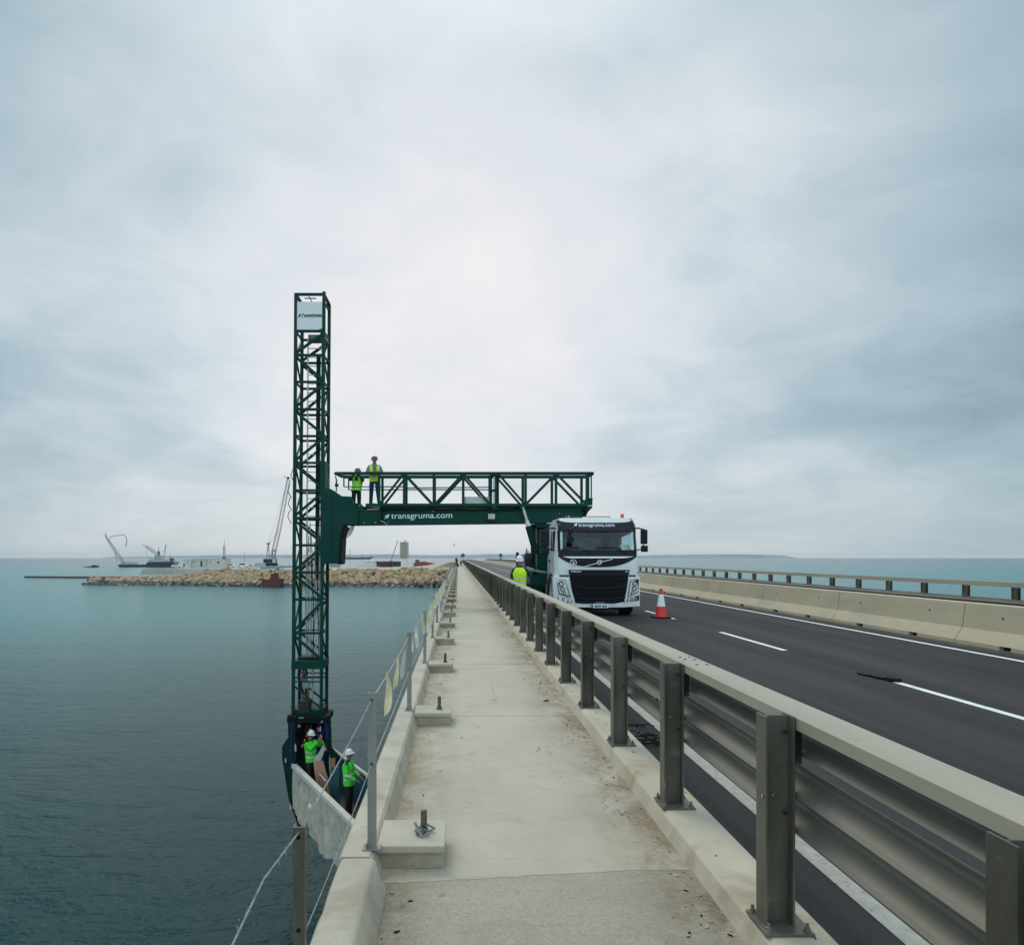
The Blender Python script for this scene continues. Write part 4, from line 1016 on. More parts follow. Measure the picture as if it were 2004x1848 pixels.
b.tube([P(658, 962, 24.8), P(658.5, 952, 24.8)], .02, M_DSTEEL, 8); b.lathe(P(659, 949, 24.8), [(.05, -.05), (.07, 0), (.05, .05)], M_DSTEEL, 10)
b.build('hanging_hook', br_)

# walkway truss on top of the boom
YF, YK = 24.62, 25.70
tr_ = bpy.data.objects.new('walkway_truss', None)
b = MB()
def tb(xa, ya, xb, yb, w, Y, m=M_GREEN, h=None):
    p_, q_ = P(xa, ya, YF), P(xb, yb, YF); p_.y = q_.y = Y; b.bar(p_, q_, w, h or w, m, up=(0, 1, 0))
for Y in (YF, YK):
    tb(656 if Y == YF else 662, 926, 1160, 926, .10, Y); tb(716, 988, 1150, 988, .10, Y, h=.19)
    tb(742, 952, 791 if Y == YF else 960, 952, .035, Y)
    tb(673, 952, 742, 952, .03, Y)
    if Y == YF: tb(791, 954.5, 960, 953, .035, Y)
    for x in (742, 791, 849, 906.6, 960.7, 974, 1028.5, 1088, 1148.5): tb(x, 928, x, 988, .085, Y)
    for xa, ya, xb, yb in ((744, 985, 788, 929), (794, 929, 846, 985), (852, 985, 904, 929), (909, 929, 958, 985), (977, 929, 1026, 985), (1031, 985, 1086, 929), (1091, 929, 1146, 985)): tb(xa, ya, xb, yb, .072, Y)
    tb(673, 928, 673, 952, .04, Y); 
for x in (742, 849, 960, 1028, 1088, 1148):
    p_, q_ = P(x, 988, YF), P(x, 988, YF); q_.y = YK; b.bar(p_, q_, .08, .08, M_GREEN)
p_ = P(656, 926, YF); b.bar(p_, (p_.x + .08, YK, p_.z), .07, .07, M_GREEN)
p_, q_ = P(1160, 926, YF), P(1160, 926, YF); q_.y = YK; b.bar(p_, q_, .08, .08, M_GREEN)
for x in (1152, 1157): tb(x, 928, x, 976, .04, YF)
b.prism([P(1148, 925, YF - .05), P(1162, 923, YF - .05), P(1155, 932, YF - .05), P(1150, 934, YF - .05)], (0, .06, 0), M_GREEN)
tobj = b.build('walkway_truss', TR)
b = MB(); p_, q_ = P(690, 992, YF), P(1150, 990, YF); b.box(p_.x, q_.x, YF + .05, YK - .05, 3.265, 3.295, M_DSTEEL); b.box(P(905, 1000, YF).x, P(958, 1000, YF).x, YF + .06, YF + .09, 3.30, 3.62, M_LGREY)
b.build('floor_grating', tobj)
b = MB(); p_ = P(967, 930, YF - .06)
b.tube([p_, (p_.x, p_.y, p_.z - 1.05)], .03, M_STEEL, 8); b.tube([(p_.x + .1, p_.y, p_.z), (p_.x + .1, p_.y, p_.z - 1.05)], .02, M_BLACK, 8)
for z in (0, -.5, -1.1): b.box(p_.x - .12, p_.x + .16, p_.y - .03, p_.y + .03, p_.z + z - .04, p_.z + z + .04, M_DGREEN)
b.build('hinge_post', tobj)

# lattice tower
TYF, TYK = 24.6, 25.6
TL = lambda py: 579.3 - (py - 572) * .0068; TRt = lambda py: 634.3 - (py - 572) * .0068
b = MB()
def tp(side, py, Y=TYF, dx=0):
    p_ = P((TL if side < 0 else TRt)(py) + dx, py, TYF); p_.y = Y; return p_
for Y, ytop in ((TYF, 572), (TYK, 573.5)):
    b.bar(tp(-1, ytop + 2, Y), tp(-1, 1400, Y), .10, .10, M_GREEN, up=(0, 1, 0)); b.bar(tp(1, ytop - 1 if Y == TYF else ytop + 3, Y), tp(1, 1400, Y), .10, .10, M_GREEN, up=(0, 1, 0))
nodes = [648, 694.8, 747.1, 800.6, 853, 905.3, 959, 1013.5, 1066, 1120, 1172.8, 1238, 1294]
def hb(a, c, w=.07): b.bar(a, c, w, w, M_GREEN, up=(0, 0, 1) if abs((Vector(c) - Vector(a)).z) < .01 else None)
for i, y in enumerate(nodes):
    for Y in (TYF, TYK): hb(tp(-1, y, Y), tp(1, y, Y), .075)
    for s in (-1, 1): hb(tp(s, y, TYF), tp(s, y, TYK), .055)
    if i < len(nodes) - 1:
        y2 = nodes[i + 1]; s = 1 if i % 2 == 0 else -1
        for Y in (TYF, TYK): b.bar(tp(s, y + 4, Y), tp(-s, y2 - 4, Y), .085, .07, M_GREEN, up=(0, 1, 0))
        for sd in (-1, 1):
            mid = (TYF + TYK) / 2
            a_, c_ = tp(sd, y, TYF if i % 2 else TYK), tp(sd, y2, TYK if i % 2 else TYF); b.bar(a_, c_, .05, .05, M_GREEN, up=(1, 0, 0))
            b.bar(tp(sd, y, TYK if i % 2 else TYF), tp(sd, (y + y2) / 2, TYK if i % 2 else TYF), .02, .02, M_GREEN)
hb(tp(-1, 576, TYF), tp(1, 576, TYF), .08); hb(tp(-1, 576, TYK), tp(1, 576, TYK), .08); hb(tp(1, 576, TYF), tp(1, 576, TYK), .08); hb(tp(-1, 576, TYF), tp(-1, 576, TYK), .08)
hb(tp(1, 590, TYF), tp(1, 590, TYK), .05)
# gusset plates at the nodes
for i, y in enumerate(nodes[:-1]):
    s = 1 if i % 2 == 0 else -1; q_ = tp(s, y, TYF - .052)
    b.prism([(q_.x, q_.y, q_.z - .17), (q_.x - s * .17, q_.y, q_.z - .02), (q_.x - s * .17, q_.y, q_.z + .04), (q_.x, q_.y, q_.z + .10)], (0, .012, 0), M_GREEN)
tower = b.build('lattice_tower', TR)
b = MB()
q_, r_ = tp(-1, 1300, TYF - .07), tp(1, 1300, TYF - .07); b.box(q_.x - .06, r_.x + .06, TYF - .07, TYK + .07, P(0, 1308, TYF).z, P(0, 1292, TYF).z, M_GREEN)
b.box(q_.x + .1, r_.x - .1, TYF + .2, TYK - .1, P(0, 1291, TYF).z - .01, P(0, 1287, TYF).z, M_DGREEN)
for y in (1325, 1333): 
    for Y in (TYF, TYK): b.bar(tp(-1, y, Y), tp(1, y, Y), .045, .045, M_GREEN)
for Y in (TYF, TYK): b.bar(tp(-1, 1340, Y), tp(1, 1385, Y), .06, .06, M_GREEN)
q_, r_ = tp(-1, 1390, TYF), tp(1, 1390, TYF)
b.box(q_.x - .05, r_.x + .05, TYF - .06, TYK + .06, P(0, 1399, TYF).z, P(0, 1387, TYF).z, M_DGREEN)
b.box(q_.x + .2, q_.x + .55, TYF - .1, TYF + .4, P(0, 1394, TYF).z, P(0, 1370, TYF).z, M_DSTEEL)
b.box(q_.x - .18, r_.x + .22, TYF - .12, TYK + .1, P(0, 1412, TYF).z, P(0, 1400, TYF).z, M_BLACK)
b.build('slewing_frame', tower, bevel=.008)
b = MB(); q_ = P(580.5, 590.5, TYF - .04); r_ = P(632, 644.7, TYF - .04); b.box(q_.x, r_.x, TYF - .045, TYF - .02, r_.z, q_.z, M_WBOARD); board = b.build('sign_board', tower)
b = MB(); b.bar(P(596, 583.5, TYF - .03), P(619, 584, TYF - .03), .025, .03, M_DSTEEL); b.bar(P(604, 578, TYF - .03), P(610, 590, TYF - .03), .04, .03, M_DSTEEL); b.build('rope_anchor', tower)
def Cq(x, y): return P((640 + x / 15.4) / 1.1377, (640 + y / 15.4) / 1.1377, TYF - .048)
b = MB(); b.prism([Cq(402, 908), Cq(478, 908), Cq(450, 985), Cq(372, 985)], (0, .003, 0), M_BOARDTXT)
for x0, x1 in ((358, 440), (482, 530), (545, 560), (575, 655), (670, 700), (712, 775), (800, 860), (885, 935), (965, 1010), (1045, 1110), (1130, 1180)): b.prism([Cq(x0 + 4, 1004), Cq(x1 + 4, 1004), Cq(x1, 1022), Cq(x0, 1022)], (0, .003, 0), M_BOARDTXT)
b.build('logo_block', board)
for s_, x0, x1, sz_ in (('T', 490, 578, .112), ('RANS', 572, 832, .085), ('G', 832, 925, .112), ('RUMA', 920, 1186, .085)):
    a_ = Cq(x0, 985); c_ = Cq(x1, 985)
    text_obj(s_, sz_, M_BOARDTXT, board, 'lettering', (lambda a_: (lambda x, y, z: (a_.x + x, a_.y - z - .0015, a_.z + y)))(a_), .006, shear=.25, width=c_.x - a_.x)
b = MB()
for x in (596.5, 624.6):
    p_, q_ = P(x, 655, TYF), P(x - 4, 1290, TYF); p_.y = q_.y = TYF + .55; b.bar(p_, q_, .045, .05, M_LADDER)
k = 0; z = P(0, 655, TYF).z
while z > P(0, 1288, TYF).z:
    xa = P(596.5 - k * .13, 0, TYF).x; xb = P(624.6 - k * .13, 0, TYF).x; b.bar((xa, TYF + .55, z), (xb, TYF + .55, z), .028, .028, M_LADDER); z -= .30; k += 1
b.build('ladder', tower)
b = MB(); p_, q_ = P(619, 687, TYF), P(616, 1135, TYF); p_.y = q_.y = TYF + .42; b.bar(p_, q_, .13, .10, M_DGREEN); b.box(p_.x - .30, p_.x + .28, TYF + .15, TYF + .7, P(0, 660, TYF).z, P(0, 652, TYF).z, M_SILO)
b.build('guide_column', tower)
b = MB(); r2 = random.Random(6)
for k in range(9):
    x = 596 + k * 3.1; zt_ = r2.uniform(1010, 1110)
    pts = [P(x + r2.uniform(-2, 2), y, TYF) for y in lin(zt_, 1290, 6)]
    for p_ in pts: p_.y = TYF + .3 + .04 * (k % 4)
    b.tube(pts, .016, r2.choice([M_BLACK, M_LADDER, M_GREY]), 6)
for k in range(12):
    x0 = r2.uniform(580, 600); pts = [P(x0 + r2.uniform(-4, 5), y, TYF) for y in lin(1312, 1396, 6)]
    for p_ in pts: p_.y = TYF + .1 + r2.uniform(0, .5)
    b.tube(pts, .020, r2.choice([M_HOSEB, M_BLACK, M_HOSEB, M_BLACK, M_TARP, M_ORANGE]), 6)
p_, q_ = P(611, 1310, TYF), P(610, 1392, TYF); p_.y = q_.y = TYF + .1; b.bar(p_, q_, .05, .05, M_GREY)
p_ = P(598, 1335, TYF); b.box(p_.x - .1, p_.x + .12, TYF - .02, TYF + .12, p_.z - .18, p_.z + .05, M_PIPE)
for (x, y) in ((582, 905), (577, 930), (571, 960), (572, 985), (571, 1010)): b.tube([P(x - 4, y - 12, TYF - .1), P(x - 8, y, TYF - .1), P(x - 1, y + 14, TYF - .1)], .014, M_DSTEEL, 5)
for (x0, y0, y1) in ((640, 905, 955), (641, 900, 940), (640, 1104, 1135)): b.tube([P(x0, y0, 25.2), P(x0 + 2, (y0 + y1) / 2, 25.2), P(x0, y1, 25.2)], .025, M_BLACK, 6)
b.build('hydraulic_hose', tower)

# under-bridge work platform
OP = Vector((-5.5, 24.6)); DV = Vector((.454, -.891)); NV = Vector((.891, .454)); FZ = -6.0
def pp(t, s, z): q_ = OP + DV * t + NV * s; return Vector((q_.x, q_.y, z))
b = MB()
b.prism([pp(0, .04, FZ - .12), pp(8, .04, FZ - .12), pp(8, 1.4, FZ - .12), pp(0, 1.4, FZ - .12)], (0, 0, .12), M_DSTEEL)
for t in lin(.0, 8, 9):
    b.bar(pp(t, .06, FZ), pp(t, .06, -5.35), .05, .05, M_TEAL); b.bar(pp(t, 1.36, FZ), pp(t, 1.36, -4.92), .06, .06, M_TEAL)
b.bar(pp(0, .06, FZ - .3), pp(8, .06, FZ - .3), .08, .1, M_GREEN); b.bar(pp(0, 1.36, FZ - .3), pp(8, 1.36, FZ - .3), .08, .1, M_GREEN)
for k in range(8): b.bar(pp(k, .06, FZ - .3), pp(k + 1, 1.36, FZ - .3), .05, .05, M_GREEN)
plat = b.build('work_platform', TR)
b = MB()
b.bar(pp(-.2, 1.36, -4.92), pp(8, 1.36, -4.92), .07, .06, M_TARPTOP); b.bar(pp(0, 1.36, -5.06), pp(8, 1.36, -5.06), .05, .05, M_BLACK)
b.prism([pp(0, 1.37, FZ), pp(8, 1.37, FZ), pp(8, 1.37, -5.12), pp(0, 1.37, -5.12)], (NV.x * .01, NV.y * .01, 0), M_TEAL)
b.build('railing', plat)
b = MB(); vs = []; NT, NZ = 46, 14; r2 = random.Random(12)
ph = [r2.uniform(0, 6) for _ in range(8)]
for j in range(NZ + 1):
    for i in range(NT + 1):
        t = -.05 + 8.1 * i / NT; f = j / NZ
        zb_ = -6.82 - .12 * math.sin(t * 1.3 + ph[0]) - .10 * math.sin(t * 3.1 + ph[1]) - .05 * math.sin(t * 7 + ph[2])
        z = -5.30 + (zb_ + 5.30) * f
        s = -.02 - f * .05 - f * (.05 * math.sin(t * 4.4 + 2 * f + ph[3]) + .035 * math.sin(t * 9 - 3 * f + ph[4]) + .02 * math.sin(t * 17 + 4 * f))
        vs.append(pp(t, s, z))
n0 = len(vs); W = NT + 1; back = [v + Vector((NV.x, NV.y, 0)) * .012 for v in vs]
fs = [(j * W + i, j * W + i + 1, (j + 1) * W + i + 1, (j + 1) * W + i) for j in range(NZ) for i in range(NT)]
fs += [tuple(n0 + a for a in f[::-1]) for f in fs]
fs += [(NZ * W + i, NZ * W + i + 1, n0 + NZ * W + i + 1, n0 + NZ * W + i) for i in range(NT)] + [(j * W, (j + 1) * W, n0 + (j + 1) * W, n0 + j * W) for j in range(NZ)]
b.add(vs + back, fs, M_TARP, True)
b.build('side_tarp', plat)
b = MB(); b.bar(pp(-.05, 0.0, -5.29), pp(8.05, 0.0, -5.29), .17, .12, M_TARPTOP); b.build('tarp_rail', plat)
b = MB()
for Y, th in ((24.5, .14), (25.5, .12)):
    b.prism([P(x, y, Y) for x, y in [(563, 1398), (578, 1398), (579, 1490), (584, 1560), (578, 1590), (571, 1572), (564, 1558), (552, 1482), (552, 1459), (564, 1442)]], (0, th, 0), M_DGREEN)
b.prism([P(x, y, 24.6) for x, y in [(636, 1398), (646, 1398), (648, 1461), (657, 1473), (670, 1475), (670, 1483), (652, 1486), (638, 1468)]], (0, .14, 0), M_DGREEN)
b.box(P(637, 0, 25.4).x, P(643, 0, 25.4).x, 25.4, 25.5, P(0, 1560, 25.4).z, P(0, 1410, 25.4).z, M_DGREEN)
b.box(P(567, 0, 25.2).x, P(646, 0, 25.2).x, 25.25, 25.35, P(0, 1470, 25.2).z, P(0, 1405, 25.2).z, M_BLACK)
b.prism([P(x, y, 25.2) for x, y in [(567, 1470), (640, 1470), (650, 1560), (575, 1560)]], (0, .05, 0), M_DGREEN)
b.prism([P(x, y, 24.5) for x, y in [(564, 1560), (573, 1572), (600, 1640), (598, 1645), (588, 1628)]], (0, .1, 0), M_BLACK)
for (x, y, w, h) in ((585, 1402, 9, 3), (583, 1417, 5, 5), (628, 1409, 4, 5), (577, 1455, 3, 14), (558, 1483, 2, 8), (626, 1421, 2, 9)):
    p_ = P(x, y, 24.45); b.box(p_.x, p_.x + w / 58.8, 24.44, 24.47, p_.z - h / 58.8, p_.z, M_PIPE if w > 3 else M_LGREY)
b.build('suspension_arm', plat)
b = MB()
for (xa, ya, xb, yb) in ((607, 1424, 589, 1464), (622, 1422, 640, 1472)):
    for k in range(4):
        t0, t1 = k / 4 + .03, k / 4 + .16
        b.bar(P(xa + (xb - xa) * t0, ya + (yb - ya) * t0, 23.65), P(xa + (xb - xa) * t1, ya + (yb - ya) * t1, 23.65), .035, .035, M_STRAP)
    b.bar(P(xa, ya, 23.7), P(xb, yb, 23.7), .015, .015, M_BLACK)
b.build('warning_chain', plat)
b = MB(); r2 = random.Random(31)
for k in range(26):
    x0 = r2.choice([r2.uniform(566, 586), r2.uniform(626, 646), r2.uniform(586, 626)]); y0 = r2.uniform(1404, 1425); y1 = y0 + r2.uniform(25, 70) if 586 < x0 < 626 else y0 + r2.uniform(60, 110)
    yd = r2.uniform(24.42, 25.1); b.tube([P(x0 + r2.uniform(-5, 5) * (q_ > 0), y0 + (y1 - y0) * q_ / 3, yd) for q_ in range(4)], .018, r2.choice([M_BLACK, M_BLACK, M_TEAL, M_HOSEB, M_DSTEEL]), 6)
for k in range(7):
    y0 = 1410 + k * 11; b.bar(P(566 - (y0 > 1455) * 10, y0, 24.48), P(584, y0 + r2.uniform(-5, 8), 24.9), .03, .03, M_BLACK); b.bar(P(634, y0, 24.6), P(648, y0 + r2.uniform(-5, 8), 25.2), .03, .03, M_BLACK)
b.build('hydraulic_hose', plat)
b = MB()
b.prism([P(x, y, 23.6) for x, y in [(613, 1488), (632, 1488), (641, 1520), (645, 1560), (622, 1560)]], (0, .03, 0), M_PLY); b.prism([P(x, y, 24.3) for x, y in [(646, 1484), (656, 1482), (655, 1530), (648, 1530)]], (0, .03, 0), M_PLY)
b.build('plywood_panel', plat)
b = MB(); b.tube([P(625, 1550, 23.3), P(625, 1513, 23.3), P(638, 1527, 23.2), P(638, 1560, 23.2)], .02, M_STEEL, 8)
b.prism([P(x, y, 23.9) for x, y in [(612, 1488), (622, 1474), (634, 1455), (637, 1462), (627, 1490)]], (0, .05, 0), M_LGREY)
b.prism([P(x, y, 22.6) for x, y in [(648, 1500), (664, 1500), (664, 1575), (646, 1565)]], (0, .08, 0), M_TEAL)
b.build('gate', plat)
#PART4
# ------------------------------------------------------------------ people
def rx(p, o, a):
    y, z = p[1] - o[1], p[2] - o[2]; return (p[0], o[1] + y * math.cos(a) - z * math.sin(a), o[2] + y * math.sin(a) + z * math.cos(a))
def person(name_loc, rz, label, pose, top, legs_m, vest=None, jacket=None, hat=True, scale=1.0, hair=M_DARKC):
    """local frame: faces -Y, stands at the origin. pose: elbows, wrists, knees, ankles, lean, head turn"""
    root = empty('person', name_loc, rz); root.scale = (scale,) * 3
    tag(root, label, 'person')
    lean_ = pose.get('lean', 0); piv = (0, 0, .95)
    U = lambda p: rx(p, piv, lean_)
    V = []; E = []; G = []; RD = []
    def v(p, r): V.append(Vector(p)); RD.append(r if isinstance(r, tuple) else (r, r)); return len(V) - 1
    def e(a, c, g): E.append((a, c)); G.append(g)
    pel = v((0, 0, .95), (.150, .115)); wa = v(U((0, 0, 1.10)), (.160, .12)); ch = v(U((0, .005, 1.28)), (.178, .135)); uc = v(U((0, .01, 1.40)), (.135, .10))
    nk = v(U((0, 0, 1.49)), .056); hx = pose.get('head', (0, -.02, 0))
    hb_ = v(U((hx[0] * .4, -.015 + hx[1] * .4, 1.555)), .066); hm = v(U((hx[0], -.02 + hx[1], 1.635 + hx[2])), (.082, .092)); ht = v(U((hx[0], -.01 + hx[1], 1.70 + hx[2])), (.074, .084))
    for a, c, g in ((pel, wa, 'torso'), (wa, ch, 'torso'), (ch, uc, 'torso'), (uc, nk, 'torso'), (nk, hb_, 'skin'), (hb_, hm, 'skin'), (hm, ht, 'skin')): e(a, c, g)
    for s, key in ((-1, 'R'), (1, 'L')):
        sh = v(U((s * .175, .01, 1.405)), .064); el = v(U(pose['el' + key]), .054); wr = v(U(pose['wr' + key]), .040)
        e(uc, sh, 'torso'); e(sh, el, 'arm'); e(el, wr, 'arm')
        w_ = Vector(U(pose['wr' + key])); d = (w_ - Vector(U(pose['el' + key]))).normalized()
        d = (d + Vector(pose.get('hd' + key, (0, 0, 0)))).normalized(); u_, v__ = frame(d)
        pm_ = v(w_ + d * .055, (.036, .022)); e(wr, pm_, 'skin')
        for k, (a_, L_) in enumerate(((-.024, .072), (-.008, .082), (.008, .078), (.024, .062))):
            f1 = v(w_ + d * .10 + u_ * a_, .0095); f2 = v(w_ + d * (.10 + L_ * .6) + u_ * a_ * 1.2 - v__ * .012, .0085); f3 = v(w_ + d * (.10 + L_ * .85) + u_ * a_ * 1.2 - v__ * .035, .0075)
            e(pm_, f1, 'skin'); e(f1, f2, 'skin'); e(f2, f3, 'skin')
        t1 = v(w_ + d * .045 - u_ * .040, .011); t2 = v(w_ + d * .085 - u_ * .052 - v__ * .015, .009); e(pm_, t1, 'skin'); e(t1, t2, 'skin')
        hp_ = v((s * .095, .0, .88), .105); kn = v(pose.get('kn' + key, (s * .105, -.01, .50)), .078); an = v(pose.get('an' + key, (s * .11, .02, .10)), .062)
        toe0 = v(Vector(V[an]) + Vector((0, -.06, -.055)), .042); toe = v(Vector(V[an]) + Vector((s * .015, -.155, -.065)), (.040, .030))
        e(pel, hp_, 'leg'); e(hp_, kn, 'leg'); e(kn, an, 'leg'); e(an, toe0, 'boot'); e(toe0, toe, 'boot')
    me = bpy.data.meshes.new('body_skeleton'); bm = bmesh.new(); sk = bm.verts.layers.skin.verify()
    bv = [bm.verts.new(p) for p in V]
    for q_, r_, i in zip(bv, RD, range(len(bv))): q_[sk].radius = r_; q_[sk].use_root = (i == 0)
    for a, c in E: bm.edges.new((bv[a], bv[c]))
    bm.to_mesh(me); bm.free()
    tmp = bpy.data.objects.new('body_skeleton', me); COL.objects.link(tmp)
    md = tmp.modifiers.new('s', 'SKIN'); md.use_smooth_shade = True; md.branch_smoothing = .4
    s2 = tmp.modifiers.new('u', 'SUBSURF'); s2.levels = 1; s2.render_levels = 1
    dg = bpy.context.evaluated_depsgraph_get(); res = bpy.data.meshes.new_from_object(tmp.evaluated_get(dg)); bpy.data.objects.remove(tmp)
    bmn = bmesh.new(); bmn.from_mesh(res); bmesh.ops.recalc_face_normals(bmn, faces=bmn.faces); bmn.to_mesh(res); bmn.free()
    def near(p):
        best = None
        for (a, c), g in zip(E, G):
            A_, B_ = V[a], V[c]; ab = B_ - A_; t = max(0, min(1, (p - A_).dot(ab) / max(1e-9, ab.length_squared))); q_ = A_ + ab * t
            rr = RD[a][0] + (RD[c][0] - RD[a][0]) * t; dd = (p - q_).length / max(rr, .02)
            if best is None or dd < best[0]: best = (dd, g)
        return best[1]
    res.materials.clear()
    tm = {'skin': 0, 'torso': 1, 'arm': 1, 'leg': 2, 'boot': 3}
    for m in (M_SKIN, top, legs_m, M_BLACK): res.materials.append(m)
    gs = [near(p.center) for p in res.polygons]
    for p, g in zip(res.polygons, gs): p.material_index = tm[g]; p.use_smooth = True
    # face: nose, ears, eyes, mouth joined to the head
    hc = V[hm]; yaw = pose.get('yaw', 0); pit = lean_ + pose.get('nod', 0)
    RM = Matrix.Rotation(yaw, 3, 'Z') @ Matrix.Rotation(pit, 3, 'X')
    fb = MB()
    H = lambda x, y, z: hc + RM @ Vector((x, y, z))
    fb.prism([H(-.012, -.085, -.022), H(.012, -.085, -.022), H(.006, -.088, .028), H(-.006, -.088, .028)], RM @ Vector((0, -.024, -.004)), M_SKIN)
    for s in (-1, 1):
        fb.lathe(H(s * .032, -.083, .022), [(.012, -.002), (.008, .006)], M_BLACK, 8, axis='Y'); fb.bar(H(s * .082, .0, .02), H(s * .088, .012, -.03), .018, .03, M_SKIN)
        fb.bar(H(s * .018, -.092, .042), H(s * .048, -.084, .044), .008, .006, M_DARKC)
    fb.bar(H(-.024, -.088, -.046), H(.024, -.088, -.046), .008, .008, M_RUST2)
    bm = bmesh.new(); bm.from_mesh(res)
    base = len(res.materials); fme = bpy.data.meshes.new('f'); fme.from_pydata(fb.v, [], fb.f)
    for i_, p in enumerate(fme.polygons): p.material_index = base + fb.m[i_]
    bm.from_mesh(fme); bm.to_mesh(res); bm.free()
    for m in fb.mats: res.materials.append(m)
    body = bpy.data.objects.new('body', res); COL.objects.link(body); body.parent = root
    # garments: own surfaces around the body
    def garment(name, m, sleeves, open_front):
        rings_ = [(.84, .178, .140), (.90, .182, .146), (1.00, .176, .140), (1.10, .176, .142), (1.20, .188, .150), (1.30, .196, .154), (1.37, .185, .142), (1.42, .155, .115), (1.455, .105, .085), (1.47, .075, .07)]
        gb = MB(); n_ = 24; vs = []; r3 = random.Random(len(label))
        for z, rx_, ry_ in rings_:
            for k in range(n_):
                t = 2 * math.pi * k / n_; cx_, cy_ = math.cos(t), math.sin(t); w_ = 1 + r3.uniform(-.035, .035)
                vs.append(U((rx_ * w_ * math.copysign(abs(cx_) ** .8, cx_), ry_ * w_ * math.copysign(abs(cy_) ** .8, cy_) + .005, z)))
        fs = []
        for i_ in range(len(rings_) - 1):
            for k in range(n_):
                xm = math.cos(2 * math.pi * (k + .5) / n_) * .18; ym = math.sin(2 * math.pi * (k + .5) / n_); zm_ = rings_[i_][0]
                if open_front and ym < 0 and zm_ > 1.15 and abs(xm) < (zm_ - 1.12) * .30: continue
                fs.append((i_ * n_ + k, i_ * n_ + (k + 1) % n_, (i_ + 1) * n_ + (k + 1) % n_, (i_ + 1) * n_ + k))
        gb.add(vs, fs, m, True)
        if sleeves:
            for s_, key in ((-1, 'R'), (1, 'L')):
                a_, e_, w_ = Vector(U((s_ * .165, .01, 1.405))), Vector(U(pose['el' + key])), Vector(U(pose['wr' + key]))
                gb.tube([a_, a_.lerp(e_, .4), a_.lerp(e_, .85), e_, e_.lerp(w_, .2), e_.lerp(w_, .7), w_], [.085, .078, .070, .068, .064, .058, .052], m, 12)
        o = gb.build(name, root, local=True)
    if jacket: garment('jacket', jacket, True, False)
    if vest: garment('vest', vest, False, pose.get('open', True))
    if hat:
        b = MB(); c = hc + RM @ Vector((0, 0, .038)); n_ = 20; vs = []; prof = [(1.28, -.006), (1.26, .006), (1.10, .012), (1.08, .05), (.92, .095), (.6, .122), (.2, .132)]
        for r_, h in prof:
            for k in range(n_):
                t = 2 * math.pi * k / n_; x, y = .092 * r_ * math.cos(t), .104 * r_ * math.sin(t)
                if r_ > 1.15 and y < 0: y *= 1.22
                vs.append(c + RM @ Vector((x, y, h)))
        fs = [(i * n_ + k, i * n_ + (k + 1) % n_, (i + 1) * n_ + (k + 1) % n_, (i + 1) * n_ + k) for i in range(len(prof) - 1) for k in range(n_)] + [tuple(range(n_)), tuple(range((len(prof) - 1) * n_, len(prof) * n_))]
        b.add(vs, fs, M_HAT, True)
        b.bar(c + RM @ Vector((0, -.08, .085)), c + RM @ Vector((0, .08, .085)), .025, .10, M_HAT)
        b.build('hard_hat', root, local=True)
    else:
        b = MB(); b.lathe(hc + Vector((0, .018, .02)), [(.02, -.06), (.078, -.04), (.092, .02), (.085, .06), (.05, .09), (.01, .10)], hair, 14); b.build('hair', root, local=True)
    return root
HVY = hivis('hi_vis_yellow', HV_Y, [(1.02, 1.06), (1.13, 1.17)]); HVG = hivis('hi_vis_green', HV_G, [(.98, 1.03), (1.14, 1.18)])
HVYG = hivis('hi_vis_lime', (.30, .80, .03), [(1.03, 1.07)])

# tall worker leaning on the platform rail, arms folded
q = P(732, 990, 24.95)
w = person((q.x + .02, 24.92, 3.30), R(8), 'taller person in yellow vest leaning with folded arms on the boom railing',
       dict(lean=R(-7), elL=(.27, -.06, 1.17), wrL=(.02, -.22, 1.16), elR=(-.27, -.06, 1.17), wrR=(-.02, -.23, 1.12), head=(0, -.03, -.01), nod=R(-20), hdL=(-.6, 0, 0), hdR=(.6, 0, 0), knL=(.12, -.02, .50), anL=(.16, .0, .1), knR=(-.11, -.02, .50), anR=(-.13, .03, .1)),
       M_GREYC, M_JEANS, vest=HVY, scale=.98)
q = P(698, 990, 24.95)
w = person((q.x - .02, 25.05, 3.02), R(-12), 'shorter person with hands raised at the left end of the boom railing',
       dict(lean=R(-22), elL=(.26, -.12, 1.20), wrL=(.13, -.26, 1.38), elR=(-.25, -.16, 1.22), wrR=(-.05, -.24, 1.46), head=(-.02, -.04, -.01), yaw=R(15), nod=R(-10), hdR=(.2, .2, .5)),
       M_DGC, M_DARKC, vest=HVYG, scale=.94)
w = person((1.77, 21.2, -.149), R(180 - 12), 'person in bright yellow vest seen from behind, standing between the guardrail and the truck',
       dict(open=False, lean=R(-6), elL=(.26, -.08, 1.18), wrL=(.20, -.28, 1.10), elR=(-.27, -.14, 1.2), wrR=(-.25, -.38, 1.22), head=(0, -.02, 0), nod=R(-10)),
       M_DGC, M_DARKC, vest=HVY)
w = person((-4.78, 24.05, FZ + .08), R(60), 'person in green jacket reaching up among the orange straps in the hanging platform',
       dict(lean=R(-6), elL=(.20, -.22, 1.30), wrL=(.10, -.32, 1.52), elR=(-.20, -.18, 1.26), wrR=(-.06, -.34, 1.45), head=(0, -.03, 0), nod=R(12)),
       M_GREEN, M_DARKC, jacket=HVG, scale=1.06)
w = person((-3.18, 21.55, FZ + .08), R(80), 'person in green jacket standing with lowered hands in the hanging platform, nearer the camera',
       dict(lean=R(-3), elL=(.25, -.03, 1.13), wrL=(.20, -.22, 1.02), elR=(-.25, -.02, 1.13), wrR=(-.18, -.22, 1.02), head=(0, -.02, 0), nod=R(-8)),
       M_GREEN, M_DARKC, jacket=HVG, scale=1.08)
